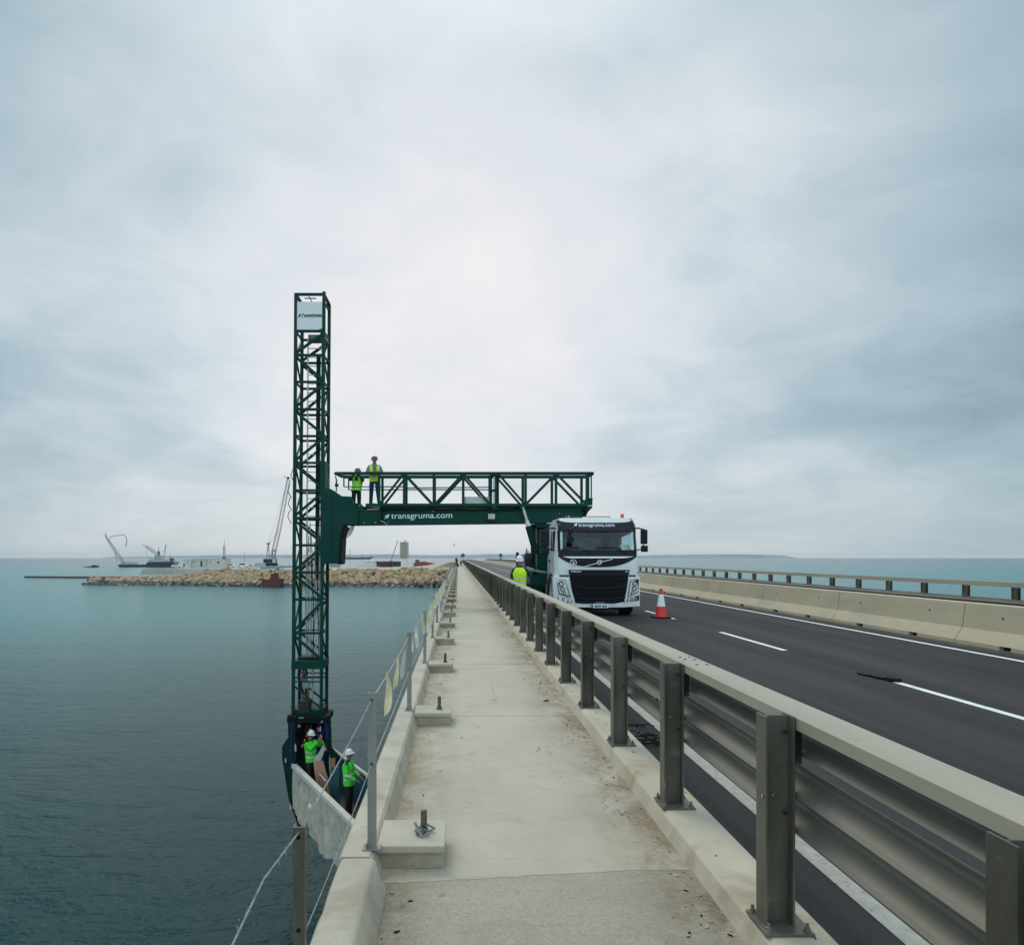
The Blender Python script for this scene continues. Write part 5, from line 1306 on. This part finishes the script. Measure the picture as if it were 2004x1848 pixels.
w = person((.44, 126.5, .0), R(180), 'person in white top and dark trousers walking far down the walkway',
       dict(lean=0, elL=(.24, 0, 1.15), wrL=(.25, -.08, .92), elR=(-.24, 0, 1.15), wrR=(-.25, -.08, .92), anL=(.11, -.22, .1), knL=(.11, -.14, .5), anR=(-.1, .25, .14)),
       M_BLDW, M_DGC, vest=None, hat=False)
w = person((-.28, 125.5, .0), R(170), 'person in dark clothes bending far down the walkway, the left one of two',
       dict(lean=R(-35), elL=(.24, -.05, 1.15), wrL=(.2, -.15, .92), elR=(-.24, -.05, 1.15), wrR=(-.2, -.15, .92), head=(0, -.02, 0)),
       M_DARKC, M_DARKC, vest=None, hat=False)
b = MB(); b.lathe((-.10, 124.6, .0), [(.14, 0), (.22, .15), (.20, .42), (.08, .55), (.05, .62)], M_DARKC, 12); b.tube([(-.14, 124.6, .58), (-.10, 124.6, .72), (-.06, 124.6, .58)], .02, M_DARKC, 6)
tag(b.build('tool_bag'), 'dark tool bag standing on the walkway next to two distant people', 'bag')

# bird
b = MB(); c = P(889, 1066, 60)
b.lathe(c, [(.005, -.16), (.03, -.10), (.045, 0), (.03, .1), (.02, .16), (.004, .19)], M_BLACK, 8, axis='Y')
for s in (-1, 1):
    b.prism([c + Vector(v_) for v_ in ((s * .02, -.06, .01), (s * .07, -.03, .09), (s * .09, .04, .17), (s * .08, .07, .08), (s * .02, .08, .01))], (0, 0, .012), M_BLACK)
tag(b.build('bird'), 'small dark bird flying above the far end of the walkway', 'bird')

# blue road signs
def sign(x, y, r, zc_, label, lower=True):
    g_ = empty('road_sign', (x, y, -.15)); tag(g_, label, 'sign', None)
    b = MB(); b.tube([(x, y + .06, -.15), (x, y + .06, zc_ + r)], .05, M_GALV, 8); b.build('post', g_)
    b = MB(); b.lathe((x, y, zc_), [(r, .03), (r, 0)], M_LGREY, 28, axis='Y'); b.lathe((x, y - .012, zc_), [(r * .93, .01), (r * .93, 0)], M_BLUE, 28, axis='Y'); b.build('disc', g_)
    if lower:
        b = MB(); b.box(x - r * .55, x + r * .55, y, y + .03, zc_ - r * 2.05, zc_ - r * 1.25, M_BLUE); b.build('lower_plate', g_)
sign(11.47, 200, .50, 2.16, 'round blue road sign on a pole at the far right edge of the road')
sign(1.62, 262, .75, 2.3, 'round blue sign at the far end of the walkway above the distant people', False)

# ------------------------------------------------------------------ shore, breakwater, harbour
LZ = -4.2
b = MB()
def shore_front(X):                      # water line of the rock slope
    if X > -70: return 276 + 2 * math.sin(X * .1)
    return 276 + (-(X + 70)) * .28 + 2 * math.sin(X * .1)
xs = [-152, -140, -125, -110, -95, -80, -65, -50, -38, -28, -20, -13, -6, 0, 8, 16, 26, 34]
ysteps = [0, 4, 9, 13, 30, 80, 130, 185, 200]
vs = []; r2 = random.Random(3)
def ground_z(X, d, Y):
    top = LZ
    if X < -95: top = LZ - 3.6 * min(1, (-95 - X) / 25.0)
    z = SEA_Z - .8 + (top - SEA_Z + .8) * min(1, d / 13.0)
    if d > 185: z = SEA_Z - 1
    # sandy ramp up to the bridge end
    if X > -24: 
        rise = min(1, (X + 24) / 20.0) * min(1, max(0, (Y - 283) / 12))
        z = max(z, z + (-.35 - z) * rise) if d <= 185 else z
    if X > 14: z = z + (SEA_Z - 1 - z) * min(1, (X - 14) / 16)
    return z
for X in xs:
    for d in ysteps:
        Y = shore_front(X) + d * (1 if X > -110 else max(.25, 1 - (-110 - X) / 55)); vs.append((X, Y, ground_z(X, d, Y) + (r2.uniform(-.15, .15) if 13 < d < 180 else 0)))
nd = len(ysteps); fs = [(i * nd + j, i * nd + j + 1, (i + 1) * nd + j + 1, (i + 1) * nd + j) for i in range(len(xs) - 1) for j in range(nd - 1)]
b.add(vs, fs, M_SAND, True)
# long embankment carrying the road away from the bridge
vs = []
for Y in (292, 330, 480, 700): vs += [(-26, Y, LZ - 5), (-3.5, Y, -.3), (-.6, Y, -.16), (11.5, Y, -.16), (15, Y, -.4), (32, Y, SEA_Z - .5)]
fs = [(i * 6 + j, i * 6 + j + 1, (i + 1) * 6 + j + 1, (i + 1) * 6 + j) for i in range(3) for j in range(5)]; fs.append((0, 1, 2, 3, 4, 5))
b.add(vs, fs, M_SAND)
# low spit running out to the left
sp = [(-236, 402), (-205, 392), (-170, 384), (-148, 384), (-130, 392), (-150, 412), (-190, 408)]
b.prism([(x, y, SEA_Z - 1) for x, y in sp], (0, 0, 1.9), M_WETROCK)
tag(b.build('shore_ground'), kind='structure')
# rocks: one heap nobody could count
b = MB(); r2 = random.Random(14)
ico_v = []; t_ = (1 + 5 ** .5) / 2
for a in (-1, 1):
    for c in (-t_, t_): ico_v += [(0, a, c), (a, c, 0), (c, 0, a)]
bmi = bmesh.new(); bmesh.ops.create_icosphere(bmi, subdivisions=1, radius=1); iv = [v_.co.copy() for v_ in bmi.verts]; ifc = [[v_.index for v_ in f.verts] for f in bmi.faces]; bmi.free()
def rock(x, y, z, s, m):
    q = Matrix.Rotation(r2.random() * 6, 3, (r2.uniform(-1, 1), r2.uniform(-1, 1), r2.uniform(.1, 1))); sc_ = (s * r2.uniform(.7, 1.4), s * r2.uniform(.7, 1.2), s * r2.uniform(.5, .95))
    b.add([Vector((x, y, z)) + q @ Vector([round(v_[i] * 1.6) / 1.6 * .4 * sc_[i] + v_[i] * .6 * sc_[i] * r2.uniform(.8, 1.15) for i in range(3)]) for v_ in iv], ifc, m)
for k in range(3300):
    X = r2.uniform(-150, 2) if k % 4 else r2.uniform(-95, 2)
    d = r2.uniform(-1.0, 14.5); Y = shore_front(X) + d * (1 if X > -110 else max(.25, 1 - (-110 - X) / 55))
    z = ground_z(X, max(0, d), Y)
    if X > -14 and z > -4: z = min(z, -4.2)
    s = r2.uniform(.6, 1.25) if r2.random() < .75 else r2.uniform(1.2, 1.9)
    rock(X, Y, z + r2.uniform(0, .5), s, M_WETROCK if z < SEA_Z + .55 else (M_ROCK if r2.random() < .93 else M_WETROCK))
for k in range(260):
    X = r2.uniform(-14, 3); Y = r2.uniform(270, 282); rock(X, Y, SEA_Z + r2.uniform(-.3, 1.8) , r2.uniform(.6, 1.3), M_WETROCK if r2.random() < .5 else M_ROCK)
tag(b.build('rocks'), 'tan limestone boulders heaped along the breakwater at the water line', 'rocks', kind='stuff')
# dry-stone quay wall and concrete block on the shore
b = MB(); b.prism([P(279, 1112.5, 302) , P(400, 1112, 302), P(400, 1124, 302), P(274, 1124, 302)], (0, 6, 0), M_QUAY); b.box(P(277, 0, 300).x, P(640, 0, 300).x, 306, 310, -5.5, P(0, 1113.5, 306).z, M_QUAY)
tag(b.build('quay_wall'), 'low grey concrete quay wall behind the rocks at the left', 'wall')
b = MB(); b.box(P(800, 0, 292).x, P(836, 0, 292).x, 290, 298, -6.5, P(0, 1112, 290).z, M_SAND); b.box(P(797, 0, 292).x, P(838, 0, 292).x, 289.5, 298.5, P(0, 1112, 290).z, P(0, 1110.5, 290).z, M_QUAY)
tag(b.build('retaining_wall'), 'sand coloured retaining block on the shore just left of the bridge', 'wall')
b = MB(); b.prism([P(783, 1107.5, 330), P(805, 1107.5, 330), P(803, 1110, 330), P(784, 1110, 330)], (0, 4, 0), M_TARPTOP); b.box(P(785, 0, 330).x, P(802, 0, 330).x, 330.5, 333, LZ - .2, P(0, 1110.2, 330).z, M_DSTEEL)
tag(b.build('site_shelter'), 'flat cream canopy standing on the sand below the grey tower', 'canopy')

# harbour buildings
def bld(px0, px1, ytop, ybot, Y, dep, m, label, openings, flat=True):
    a_, c_ = P(px0, ytop, Y), P(px1, ybot, Y)
    g_ = empty('building', ((a_.x + c_.x) / 2, Y, LZ)); tag(g_, label, 'building')
    b = MB(); b.box(a_.x, c_.x, Y, Y + dep, LZ - .3, a_.z, m); b.build('wall', g_)
    b = MB(); b.box(a_.x - .25, c_.x + .25, Y - .25, Y + dep + .25, a_.z, a_.z + .18, M_LGREY); b.build('roof', g_)
    for (kind, x0, x1, y0, y1) in openings:
        p_, q_ = P(x0, y0, Y), P(x1, y1, Y); b = MB(); b.box(p_.x, q_.x, Y - .03, Y + .02, q_.z, p_.z, M_DSTEEL); b.build(kind, g_)
bld(356, 373, 1094.5, 1109, 420, 9, M_BLDW, 'small bright white building at the left end of the harbour row', [('door', 359, 361.5, 1101, 1108), ('window', 366, 368, 1098, 1101)])
bld(373.5, 404.5, 1093.5, 1109.5, 421, 10, M_BLDB, 'cream building with a dark door in the middle of the harbour row', [('door', 392.3, 396, 1097, 1108), ('window', 378, 380.5, 1097, 1100)])
bld(405, 441, 1093.5, 1109.5, 420, 10, M_BLDB, 'cream building with a small dark window below the lattice mast', [('window', 425.5, 429, 1098, 1102), ('window', 411, 413, 1098, 1101)])
# lattice mast beside the buildings
g_ = empty('lattice_mast', (P(439, 0, 425).x, 425, LZ)); tag(g_, 'thin dark lattice mast rising behind the cream harbour building', 'mast')
b = MB(); x = P(439, 0, 425).x
for sx_, sy_ in ((-1, -1), (1, -1), (1, 1), (-1, 1)): b.bar((x + sx_ * .7, 425 + sy_ * .7, LZ), (x + sx_ * .35, 425 + sy_ * .35, 8.2), .12, .12, M_DSTEEL)
z = LZ
for k in range(9): b.bar((x - .65, 424.4, z), (x + .6, 424.4, z + 1.35), .08, .08, M_DSTEEL); b.bar((x + .65, 424.4, z), (x - .6, 424.4, z + 1.35), .08, .08, M_DSTEEL); z += 1.38
b.build('lattice', g_); b = MB(); b.tube([(x, 425, 8.2), (x, 425, 12.0)], [.14, .05], M_DSTEEL, 6); b.build('antenna', g_)
b = MB(); b.box(x - .9, x + .9, 423.9, 426, -.6, 1.4, M_DSTEEL); b.build('equipment_box', g_)
# silo tower
g_ = empty('silo_tower', (P(790, 0, 430).x, 430, LZ)); tag(g_, 'tall grey box-shaped tower on a white base at the harbour', 'tower')
a_, c_ = P(782.5, 1060, 430), P(798.5, 1092, 430)
b = MB(); b.box(a_.x, c_.x, 430, 435, c_.z, a_.z, M_SILO)
for k in range(1, 5): b.box(a_.x - .02, c_.x + .02, 429.95, 435.05, c_.z + (a_.z - c_.z) * k / 5 - .05, c_.z + (a_.z - c_.z) * k / 5 + .05, M_QUAY)
for x in (a_.x, c_.x - .35): b.box(x, x + .35, 429.9, 429.99, c_.z, a_.z, M_QUAY)
b.build('upper_block', g_)
b = MB(); p_, q_ = P(784.5, 0, 430), P(796.5, 0, 430); b.box(p_.x, q_.x, 430.3, 434.7, LZ - .3, c_.z - .002, M_BLDW); b.build('base', g_)
b = MB()
for x in (a_.x + 2.6, a_.x + 3.4): b.tube([(x, 432, a_.z), (x, 432, a_.z + 1.3)], .25, M_LGREY, 8)
b.build('vent', g_)
# leaning derrick by the tower
g_ = empty('derrick', (P(766, 0, 440).x, 440, LZ)); tag(g_, 'thin leaning derrick pole left of the grey tower', 'derrick')
b = MB(); b.bar(P(765, 1098, 440), P(777.5, 1060, 440), .35, .35, M_CRANE); b.lathe(P(777.5, 1059, 440), [(.3, -.3), (.5, 0), (.3, .3)], M_CRANE, 8); b.build('pole', g_)
b = MB(); b.box(P(763, 0, 440).x, P(768, 0, 440).x, 439, 442, LZ, P(0, 1097, 440).z, M_DSTEEL); b.build('base', g_)
# small vehicles parked on the quay
def van(px, Y, s, m, label):
    x = P(px, 0, Y).x; g_ = empty('parked_car', (x, Y, LZ)); tag(g_, label, 'car')
    b = MB(); b.prism([(x + a_ * s, Y, LZ + .35 + h * s) for a_, h in ((-2.2, 0), (2.2, 0), (2.2, .6), (1.5, .75), (.9, 1.4), (-1.2, 1.4), (-1.8, .8), (-2.2, .7))], (0, 1.8, 0), m); b.build('body', g_, bevel=.08)
    b = MB(); b.prism([(x + a_ * s, Y - .02, LZ + .35 + h * s) for a_, h in ((1.3, .8), (.8, 1.28), (-1.1, 1.28), (-1.5, .8))], (0, .03, 0), M_BLACK); b.build('window', g_)
    for dx in (-1.4, 1.4): b = MB(); b.lathe((x + dx * s, Y - .03, LZ + .36), [(.36, 0), (.36, .25), (.2, .26)], M_TYRE, 14, axis='Y'); b.build('wheel', g_)
van(451, 424, 1.2, M_WHITE, 'small white car parked just right of the cream harbour buildings'); van(475, 430, 1.5, M_WHITE, 'larger white car parked on the quay between the buildings and the crane')
van(345, 418, 1.3, M_WHITE, 'white car parked at the left end of the harbour buildings'); van(489, 432, .9, M_LGREY, 'small grey car parked nearest the tall crawler crane')
b = MB(); x = P(478, 0, 436).x; b.tube([(x, 436, LZ), (x, 436, 4.6)], .08, M_DSTEEL, 6); b.lathe((x, 436, 4.6), [(.3, 0), (.35, .25), (.1, .35)], M_DSTEEL, 8)
tag(b.build('lamp_mast'), 'slender dark lamp mast on the quay between the mast and the crane', 'lamp mast')

def container(px, py, Y, L_, m, label):
    q_ = P(px, py, Y); g_ = empty('shipping_container', (q_.x, Y, LZ)); tag(g_, label, 'container')
    b = MB(); b.box(q_.x, q_.x + L_, Y, Y + 2.4, LZ, LZ + 2.5, m); 
    for k in range(int(L_ / .4)): b.box(q_.x + .1 + k * .4, q_.x + .25 + k * .4, Y - .05, Y - .002, LZ + .15, LZ + 2.35, m)
    b.build('body', g_)
container(592, 0, 425, 6, M_RUST, 'rust red container on the quay seen through the lattice tower'); container(498, 0, 440, 6, M_HULLG, 'grey container on the quay left of the crawler crane'); container(645, 0, 430, 6, M_HULLB, 'pale blue container on the quay just right of the lattice tower')
container(697, 0, 445, 12, M_BLDW, 'long white container on the quay left of the barge with round tanks'); container(742, 0, 440, 6, M_RUST2, 'dark red container on the quay in front of the dark barge')
g_ = empty('harbour_crane', (P(603, 0, 520).x, 520, SEA_Z)); tag(g_, 'small red and white harbour crane seen through the lattice tower', 'crane')
b = MB(); b.bar(P(600, 1108, 520), P(600, 1082, 520), .9, .9, M_BLDW); b.bar(P(600, 1083, 520), P(608, 1070, 520), .5, .5, M_RED); b.bar(P(596, 1086, 520), P(609, 1086, 520), .6, .6, M_RED); b.box(P(597, 0, 520).x, P(604, 0, 520).x, 519, 522, P(0, 1100, 520).z, P(0, 1093, 520).z, M_RED)
b.build('frame', g_)
# crawler crane on a barge
def lattice(b, a, c, w0, w1, n_, m, r=.12):
    a, c = Vector(a), Vector(c); d = c - a; u, v_ = frame(d); 
    pts = []
    for i in range(n_ + 1):
        p_ = a + d * i / n_; w_ = (w0 + (w1 - w0) * i / n_) / 2; pts.append([p_ + u * w_ + v_ * w_, p_ - u * w_ + v_ * w_, p_ - u * w_ - v_ * w_, p_ + u * w_ - v_ * w_])
    for i in range(n_):
        for k in range(4):
            b.bar(pts[i][k], pts[i + 1][k], r, r, m); b.bar(pts[i][k], pts[i + 1][(k + 1) % 4], r * .6, r * .6, m)
YC = 500
g_ = empty('crawler_crane', (P(534, 0, YC).x, YC, -3.5)); tag(g_, 'tall crawler crane with grey lattice boom standing on a pale blue barge', 'crane')
b = MB(); lattice(b, P(533, 1092, YC), P(546, 1035, YC), 2.4, 2.4, 10, M_CRANE, .22); lattice(b, P(546, 1035, YC), P(565, 938, YC), 2.4, 1.8, 17, M_CRANE, .20); b.build('boom', g_)
b = MB(); b.bar(P(565, 938, YC), P(555.5, 931, YC), .35, .35, M_DSTEEL); b.lathe(P(564, 935, YC), [(.9, -.3), (.9, .3)], M_DSTEEL, 12, axis='Y'); b.build('boom_head', g_)
b = MB()
b.bar(P(521, 1095, YC), P(525, 1063, YC), .35, .35, M_DSTEEL); b.bar(P(527, 1095, YC), P(526, 1063, YC), .35, .35, M_DSTEEL); b.bar(P(522, 1063, YC), P(529, 1063, YC), .7, .8, M_DSTEEL)
for y_ in (1088, 1080, 1072): b.bar(P(522, y_, YC), P(527, y_ - 6, YC), .2, .2, M_DSTEEL)
b.bar(P(533, 1092, YC), P(534, 1076, YC), .35, .35, M_DSTEEL); b.bar(P(539, 1092, YC), P(538, 1076, YC), .35, .35, M_DSTEEL); b.bar(P(533, 1076, YC), P(539, 1076, YC), .4, .4, M_DSTEEL)
b.build('gantry', g_)
b = MB(); b.bar(P(526, 1063, YC), P(564, 936, YC), .10, .10, M_CRANE); b.bar(P(526, 1063, YC), P(545, 1040, YC), .10, .10, M_CRANE); b.build('pendant_line', g_)
b = MB(); a_, c_ = P(517, 1093, YC), P(541, 1101, YC); b.box(a_.x, c_.x, YC - 2, YC + 2, c_.z, a_.z, M_DSTEEL); b.box(c_.x - 2, c_.x, YC - 2.4, YC - 1.9, c_.z + .3, a_.z - .2, M_LGREY); b.build('machinery_house', g_)
b = MB(); 
for dy in (-3.2, 2.0): b.prism([(P(516, 0, YC).x + x_, YC + dy, P(0, 1106, YC).z + z_) for x_, z_ in ((.5, 0), (8.5, 0), (9, .8), (8.5, 1.6), (.5, 1.6), (0, .8))], (0, 1.2, 0), M_BLACK)
b.build('track', g_)
def hull(name, pts, Y, dep, m, label, cat, zb=SEA_Z - .5):
    g_ = empty(name, (P(sum(p[0] for p in pts) / len(pts), 0, Y).x, Y, SEA_Z)); tag(g_, label, cat)
    v_ = [P(x, y, Y) for x, y in pts]
    for q_ in v_:
        if q_.z < SEA_Z + 1: q_.z = zb
    b = MB(); b.prism(v_, (0, dep, 0), m); b.build('hull', g_); return g_
g_ = hull('barge', [(508, 1106.3), (570, 1106.3), (570, 1112), (574, 1122), (512, 1122)], YC - 8, 20, M_HULLB, 'pale blue flat barge carrying the crawler crane', 'barge')
b = MB()
for px_ in (512, 530, 548, 566): q_ = P(px_, 1106, YC - 7); b.tube([q_, q_ + Vector((0, 0, 1.2))], .12, M_DSTEEL, 6)
b.build('bollard', g_)
# dredger far left
YD = 838
g_ = hull('dredging_ship', [(230, 1104), (285, 1104), (289, 1099), (340, 1098.5), (345, 1104), (338, 1109.5), (234, 1109.5)], YD, 14, M_HULL, 'dark hulled dredging ship with two crane arms at the far left', 'ship')
for pts in ([(289, 1099), (292, 1094), (305, 1092), (332, 1095), (338, 1098.5)], [(300, 1092), (303, 1086), (314, 1086), (316, 1092)], [(236, 1104), (238, 1098), (262, 1099), (264, 1104)]): b = MB(); b.prism([P(x, y, YD + 2) for x, y in pts], (0, 9, 0), M_HULLG); b.build('deckhouse', g_)
b = MB()
for px_, y0, y1 in ((322, 1094, 1076), (310, 1086, 1070), (333, 1096, 1084)): b.tube([P(px_, y0, YD + 5), P(px_ + 1, y1, YD + 5)], [.7, .3], M_HULLG, 6)
b.build('mast', g_)
b = MB(); lattice(b, P(243, 1102, YD + 3), P(214, 1060, YD + 3), 2.6, 2.0, 12, M_CRANEY, .30); lattice(b, P(214, 1060, YD + 3), P(206, 1046, YD + 3), 1.8, 1.2, 4, M_CRANEY, .28)
b.tube([P(206, 1046, YD + 3), P(207, 1040, YD + 3)], .25, M_CRANEY, 6)
b.bar(P(230, 1098, YD + 3), P(224, 1078, YD + 3), .5, .5, M_CRANEY); b.tube([P(x, y, YD + 3) for x, y in [(216, 1052), (218, 1049), (230, 1047), (243, 1046), (248, 1052), (248, 1064), (245, 1068)]], .42, M_CRANEY, 6); b.bar(P(213, 1058, YD + 3), P(218, 1050, YD + 3), .3, .3, M_CRANEY)
b.build('crane_arm', g_)
b = MB(); lattice(b, P(311, 1086, YD + 3), P(286, 1068, YD + 3), 2.6, 1.8, 9, M_CRANEY, .32); b.bar(P(286, 1068, YD + 3), P(278, 1065.5, YD + 3), .6, .6, M_CRANEY); b.bar(P(311, 1088, YD + 3), P(311, 1078, YD + 3), 1.6, 1.6, M_DSTEEL)
b.tube([P(286, 1069, YD + 3), P(287, 1086, YD + 3), P(293, 1092, YD + 3)], .14, M_CRANEY, 5); b.bar(P(322, 1080, YD + 3), P(325, 1065, YD + 3), .9, .6, M_CRANEY); b.build('crane_arm', g_)
b = MB(); b.prism([P(x, y, YD + 1) for x, y in [(331, 1092), (338, 1091), (342, 1097), (334, 1098)]], (0, 2, 0), M_RUST); b.build('winch', g_)
g_ = hull('barge', [(176, 1107), (187, 1106), (188, 1110), (155, 1110), (153, 1108.5)], 820, 8, M_HULL, 'low dark barge lying left of the dredging ship', 'barge')
b = MB(); b.box(P(178, 0, 820).x, P(184, 0, 820).x, 822, 826, -8.8, P(0, 1105, 820).z, M_HULL); b.build('cabin', g_)
# rusty work boat on the rocks
g_ = hull('work_boat', [(511, 1131), (520, 1134), (540, 1130), (552, 1132), (547, 1150), (515, 1150)], 270, 4, M_RUST2, 'small rust red work boat moored against the rocks left of the lattice tower', 'boat')
b = MB(); b.prism([P(x, y, 271) for x, y in [(528, 1133), (530, 1122), (542, 1120), (545, 1132)]], (0, 2, 0), M_RUST2); b.tube([P(536, 1122, 272), P(540, 1112, 272)], .12, M_DSTEEL, 6); b.build('wheelhouse', g_)
# barge with domes, brown ship, tanker
g_ = hull('barge', [(718, 1103), (722, 1100.5), (768, 1100.5), (792, 1101), (792, 1112), (722, 1112)], 540, 10, M_HULL, 'dark work barge with pale round tanks left of the grey tower', 'barge')
b = MB()
for px_, r_ in ((717, 1.7), (727, 1.9), (733, 1.4)): q_ = P(px_, 1099.5, 544); b.lathe((q_.x, 544, q_.z), [(r_ * 1.0, -1.5), (r_ * 1.05, 0), (r_ * .9, r_ * .6), (r_ * .5, r_ * .95), (.05, r_ * 1.05)], M_LGREY, 14)
b.box(P(735, 0, 540).x, P(790, 0, 540).x, 541, 548, P(0, 1101, 540).z, P(0, 1098, 540).z, M_HULL); b.build('tank', g_)
g_ = hull('moored_ship', [(808, 1103), (814, 1099), (830, 1098), (838, 1100), (850, 1101.5), (842, 1107), (812, 1108)], 480, 8, M_RUST, 'rusty brown ship lying between the grey tower and the bridge', 'ship')
b = MB(); b.prism([P(x, y, 481) for x, y in [(812, 1099), (813, 1095), (819, 1094), (821, 1098.5)]], (0, 5, 0), M_TEAL); b.build('wheelhouse', g_)
YT = 4000
g_ = hull('tanker_ship', [(664, 1089.5), (700, 1090), (722, 1089.5), (730, 1088.5), (724, 1094.5), (640, 1094.5), (640, 1089.5)], YT, 30, mat('tanker_hull', (.03, .025, .06), .6), 'long dark tanker on the horizon beneath the boom', 'ship')
b = MB(); b.prism([P(x, y, YT + 5) for x, y in [(668, 1090), (668, 1086), (676, 1086), (677, 1090)]], (0, 12, 0), M_HULLG); b.build('superstructure', g_); b = MB(); b.tube([P(685, 1090, YT + 5), P(685, 1074, YT + 5)], 1.2, M_DSTEEL, 6); b.tube([P(709, 1090, YT + 5), P(710, 1083, YT + 5)], 1.0, M_DSTEEL, 6); b.build('mast', g_)
# distant low land
def ridge(name, pts, Y, dep, base=SEA_Z - 2, seed=1):
    r3 = random.Random(seed); b = MB(); X = []; prev = None
    full = []
    for (x0, y0), (x1, y1) in zip(pts, pts[1:]):
        n_ = max(2, int(abs(x1 - x0) / 4))
        for k in range(n_): t = k / n_; full.append((x0 + (x1 - x0) * t, y0 + (y1 - y0) * t + r3.uniform(-.35, .35)))
    full.append(pts[-1])
    top = [P(x, y, Y + dep / 2) for x, y in full]; vs = []
    for p_ in top: vs += [(p_.x, Y, base), (p_.x, Y + dep * .25, base + (p_.z - base) * .55), (p_.x, Y + dep / 2, p_.z), (p_.x, Y + dep, base)]
    fs = [(i * 4 + j, i * 4 + j + 1, i * 4 + 5 + j, i * 4 + 4 + j) for i in range(len(top) - 1) for j in range(3)]
    b.add(vs, fs, M_HILL, True); tag(b.build(name), kind='structure')
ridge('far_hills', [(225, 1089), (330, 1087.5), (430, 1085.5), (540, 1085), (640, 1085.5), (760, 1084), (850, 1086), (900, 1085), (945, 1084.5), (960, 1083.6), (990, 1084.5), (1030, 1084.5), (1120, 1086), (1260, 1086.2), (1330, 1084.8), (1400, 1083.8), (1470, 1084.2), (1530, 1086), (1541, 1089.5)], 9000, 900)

# ------------------------------------------------------------------ air
b = MB(); b.box(-15000, 15000, -15000, 15000, SEA_Z - 6, 60, M_HULL)
hz_ = b.build('haze'); tag(hz_, kind='stuff'); hz_['label'] = 'thin pale sea haze lying over the water and the far land'
hm_ = bpy.data.materials.new('haze_air'); hm_.use_nodes = True; ht_ = hm_.node_tree; ht_.nodes.clear()
ho = nn(ht_, 'ShaderNodeOutputMaterial'); hv = nn(ht_, 'ShaderNodeVolumePrincipled'); hv.inputs['Density'].default_value = .00004; hv.inputs['Color'].default_value = (.86, .92, .96, 1)
ht_.links.new(hv.outputs[0], ho.inputs['Volume']); hz_.data.materials.clear(); hz_.data.materials.append(hm_)
#PART5
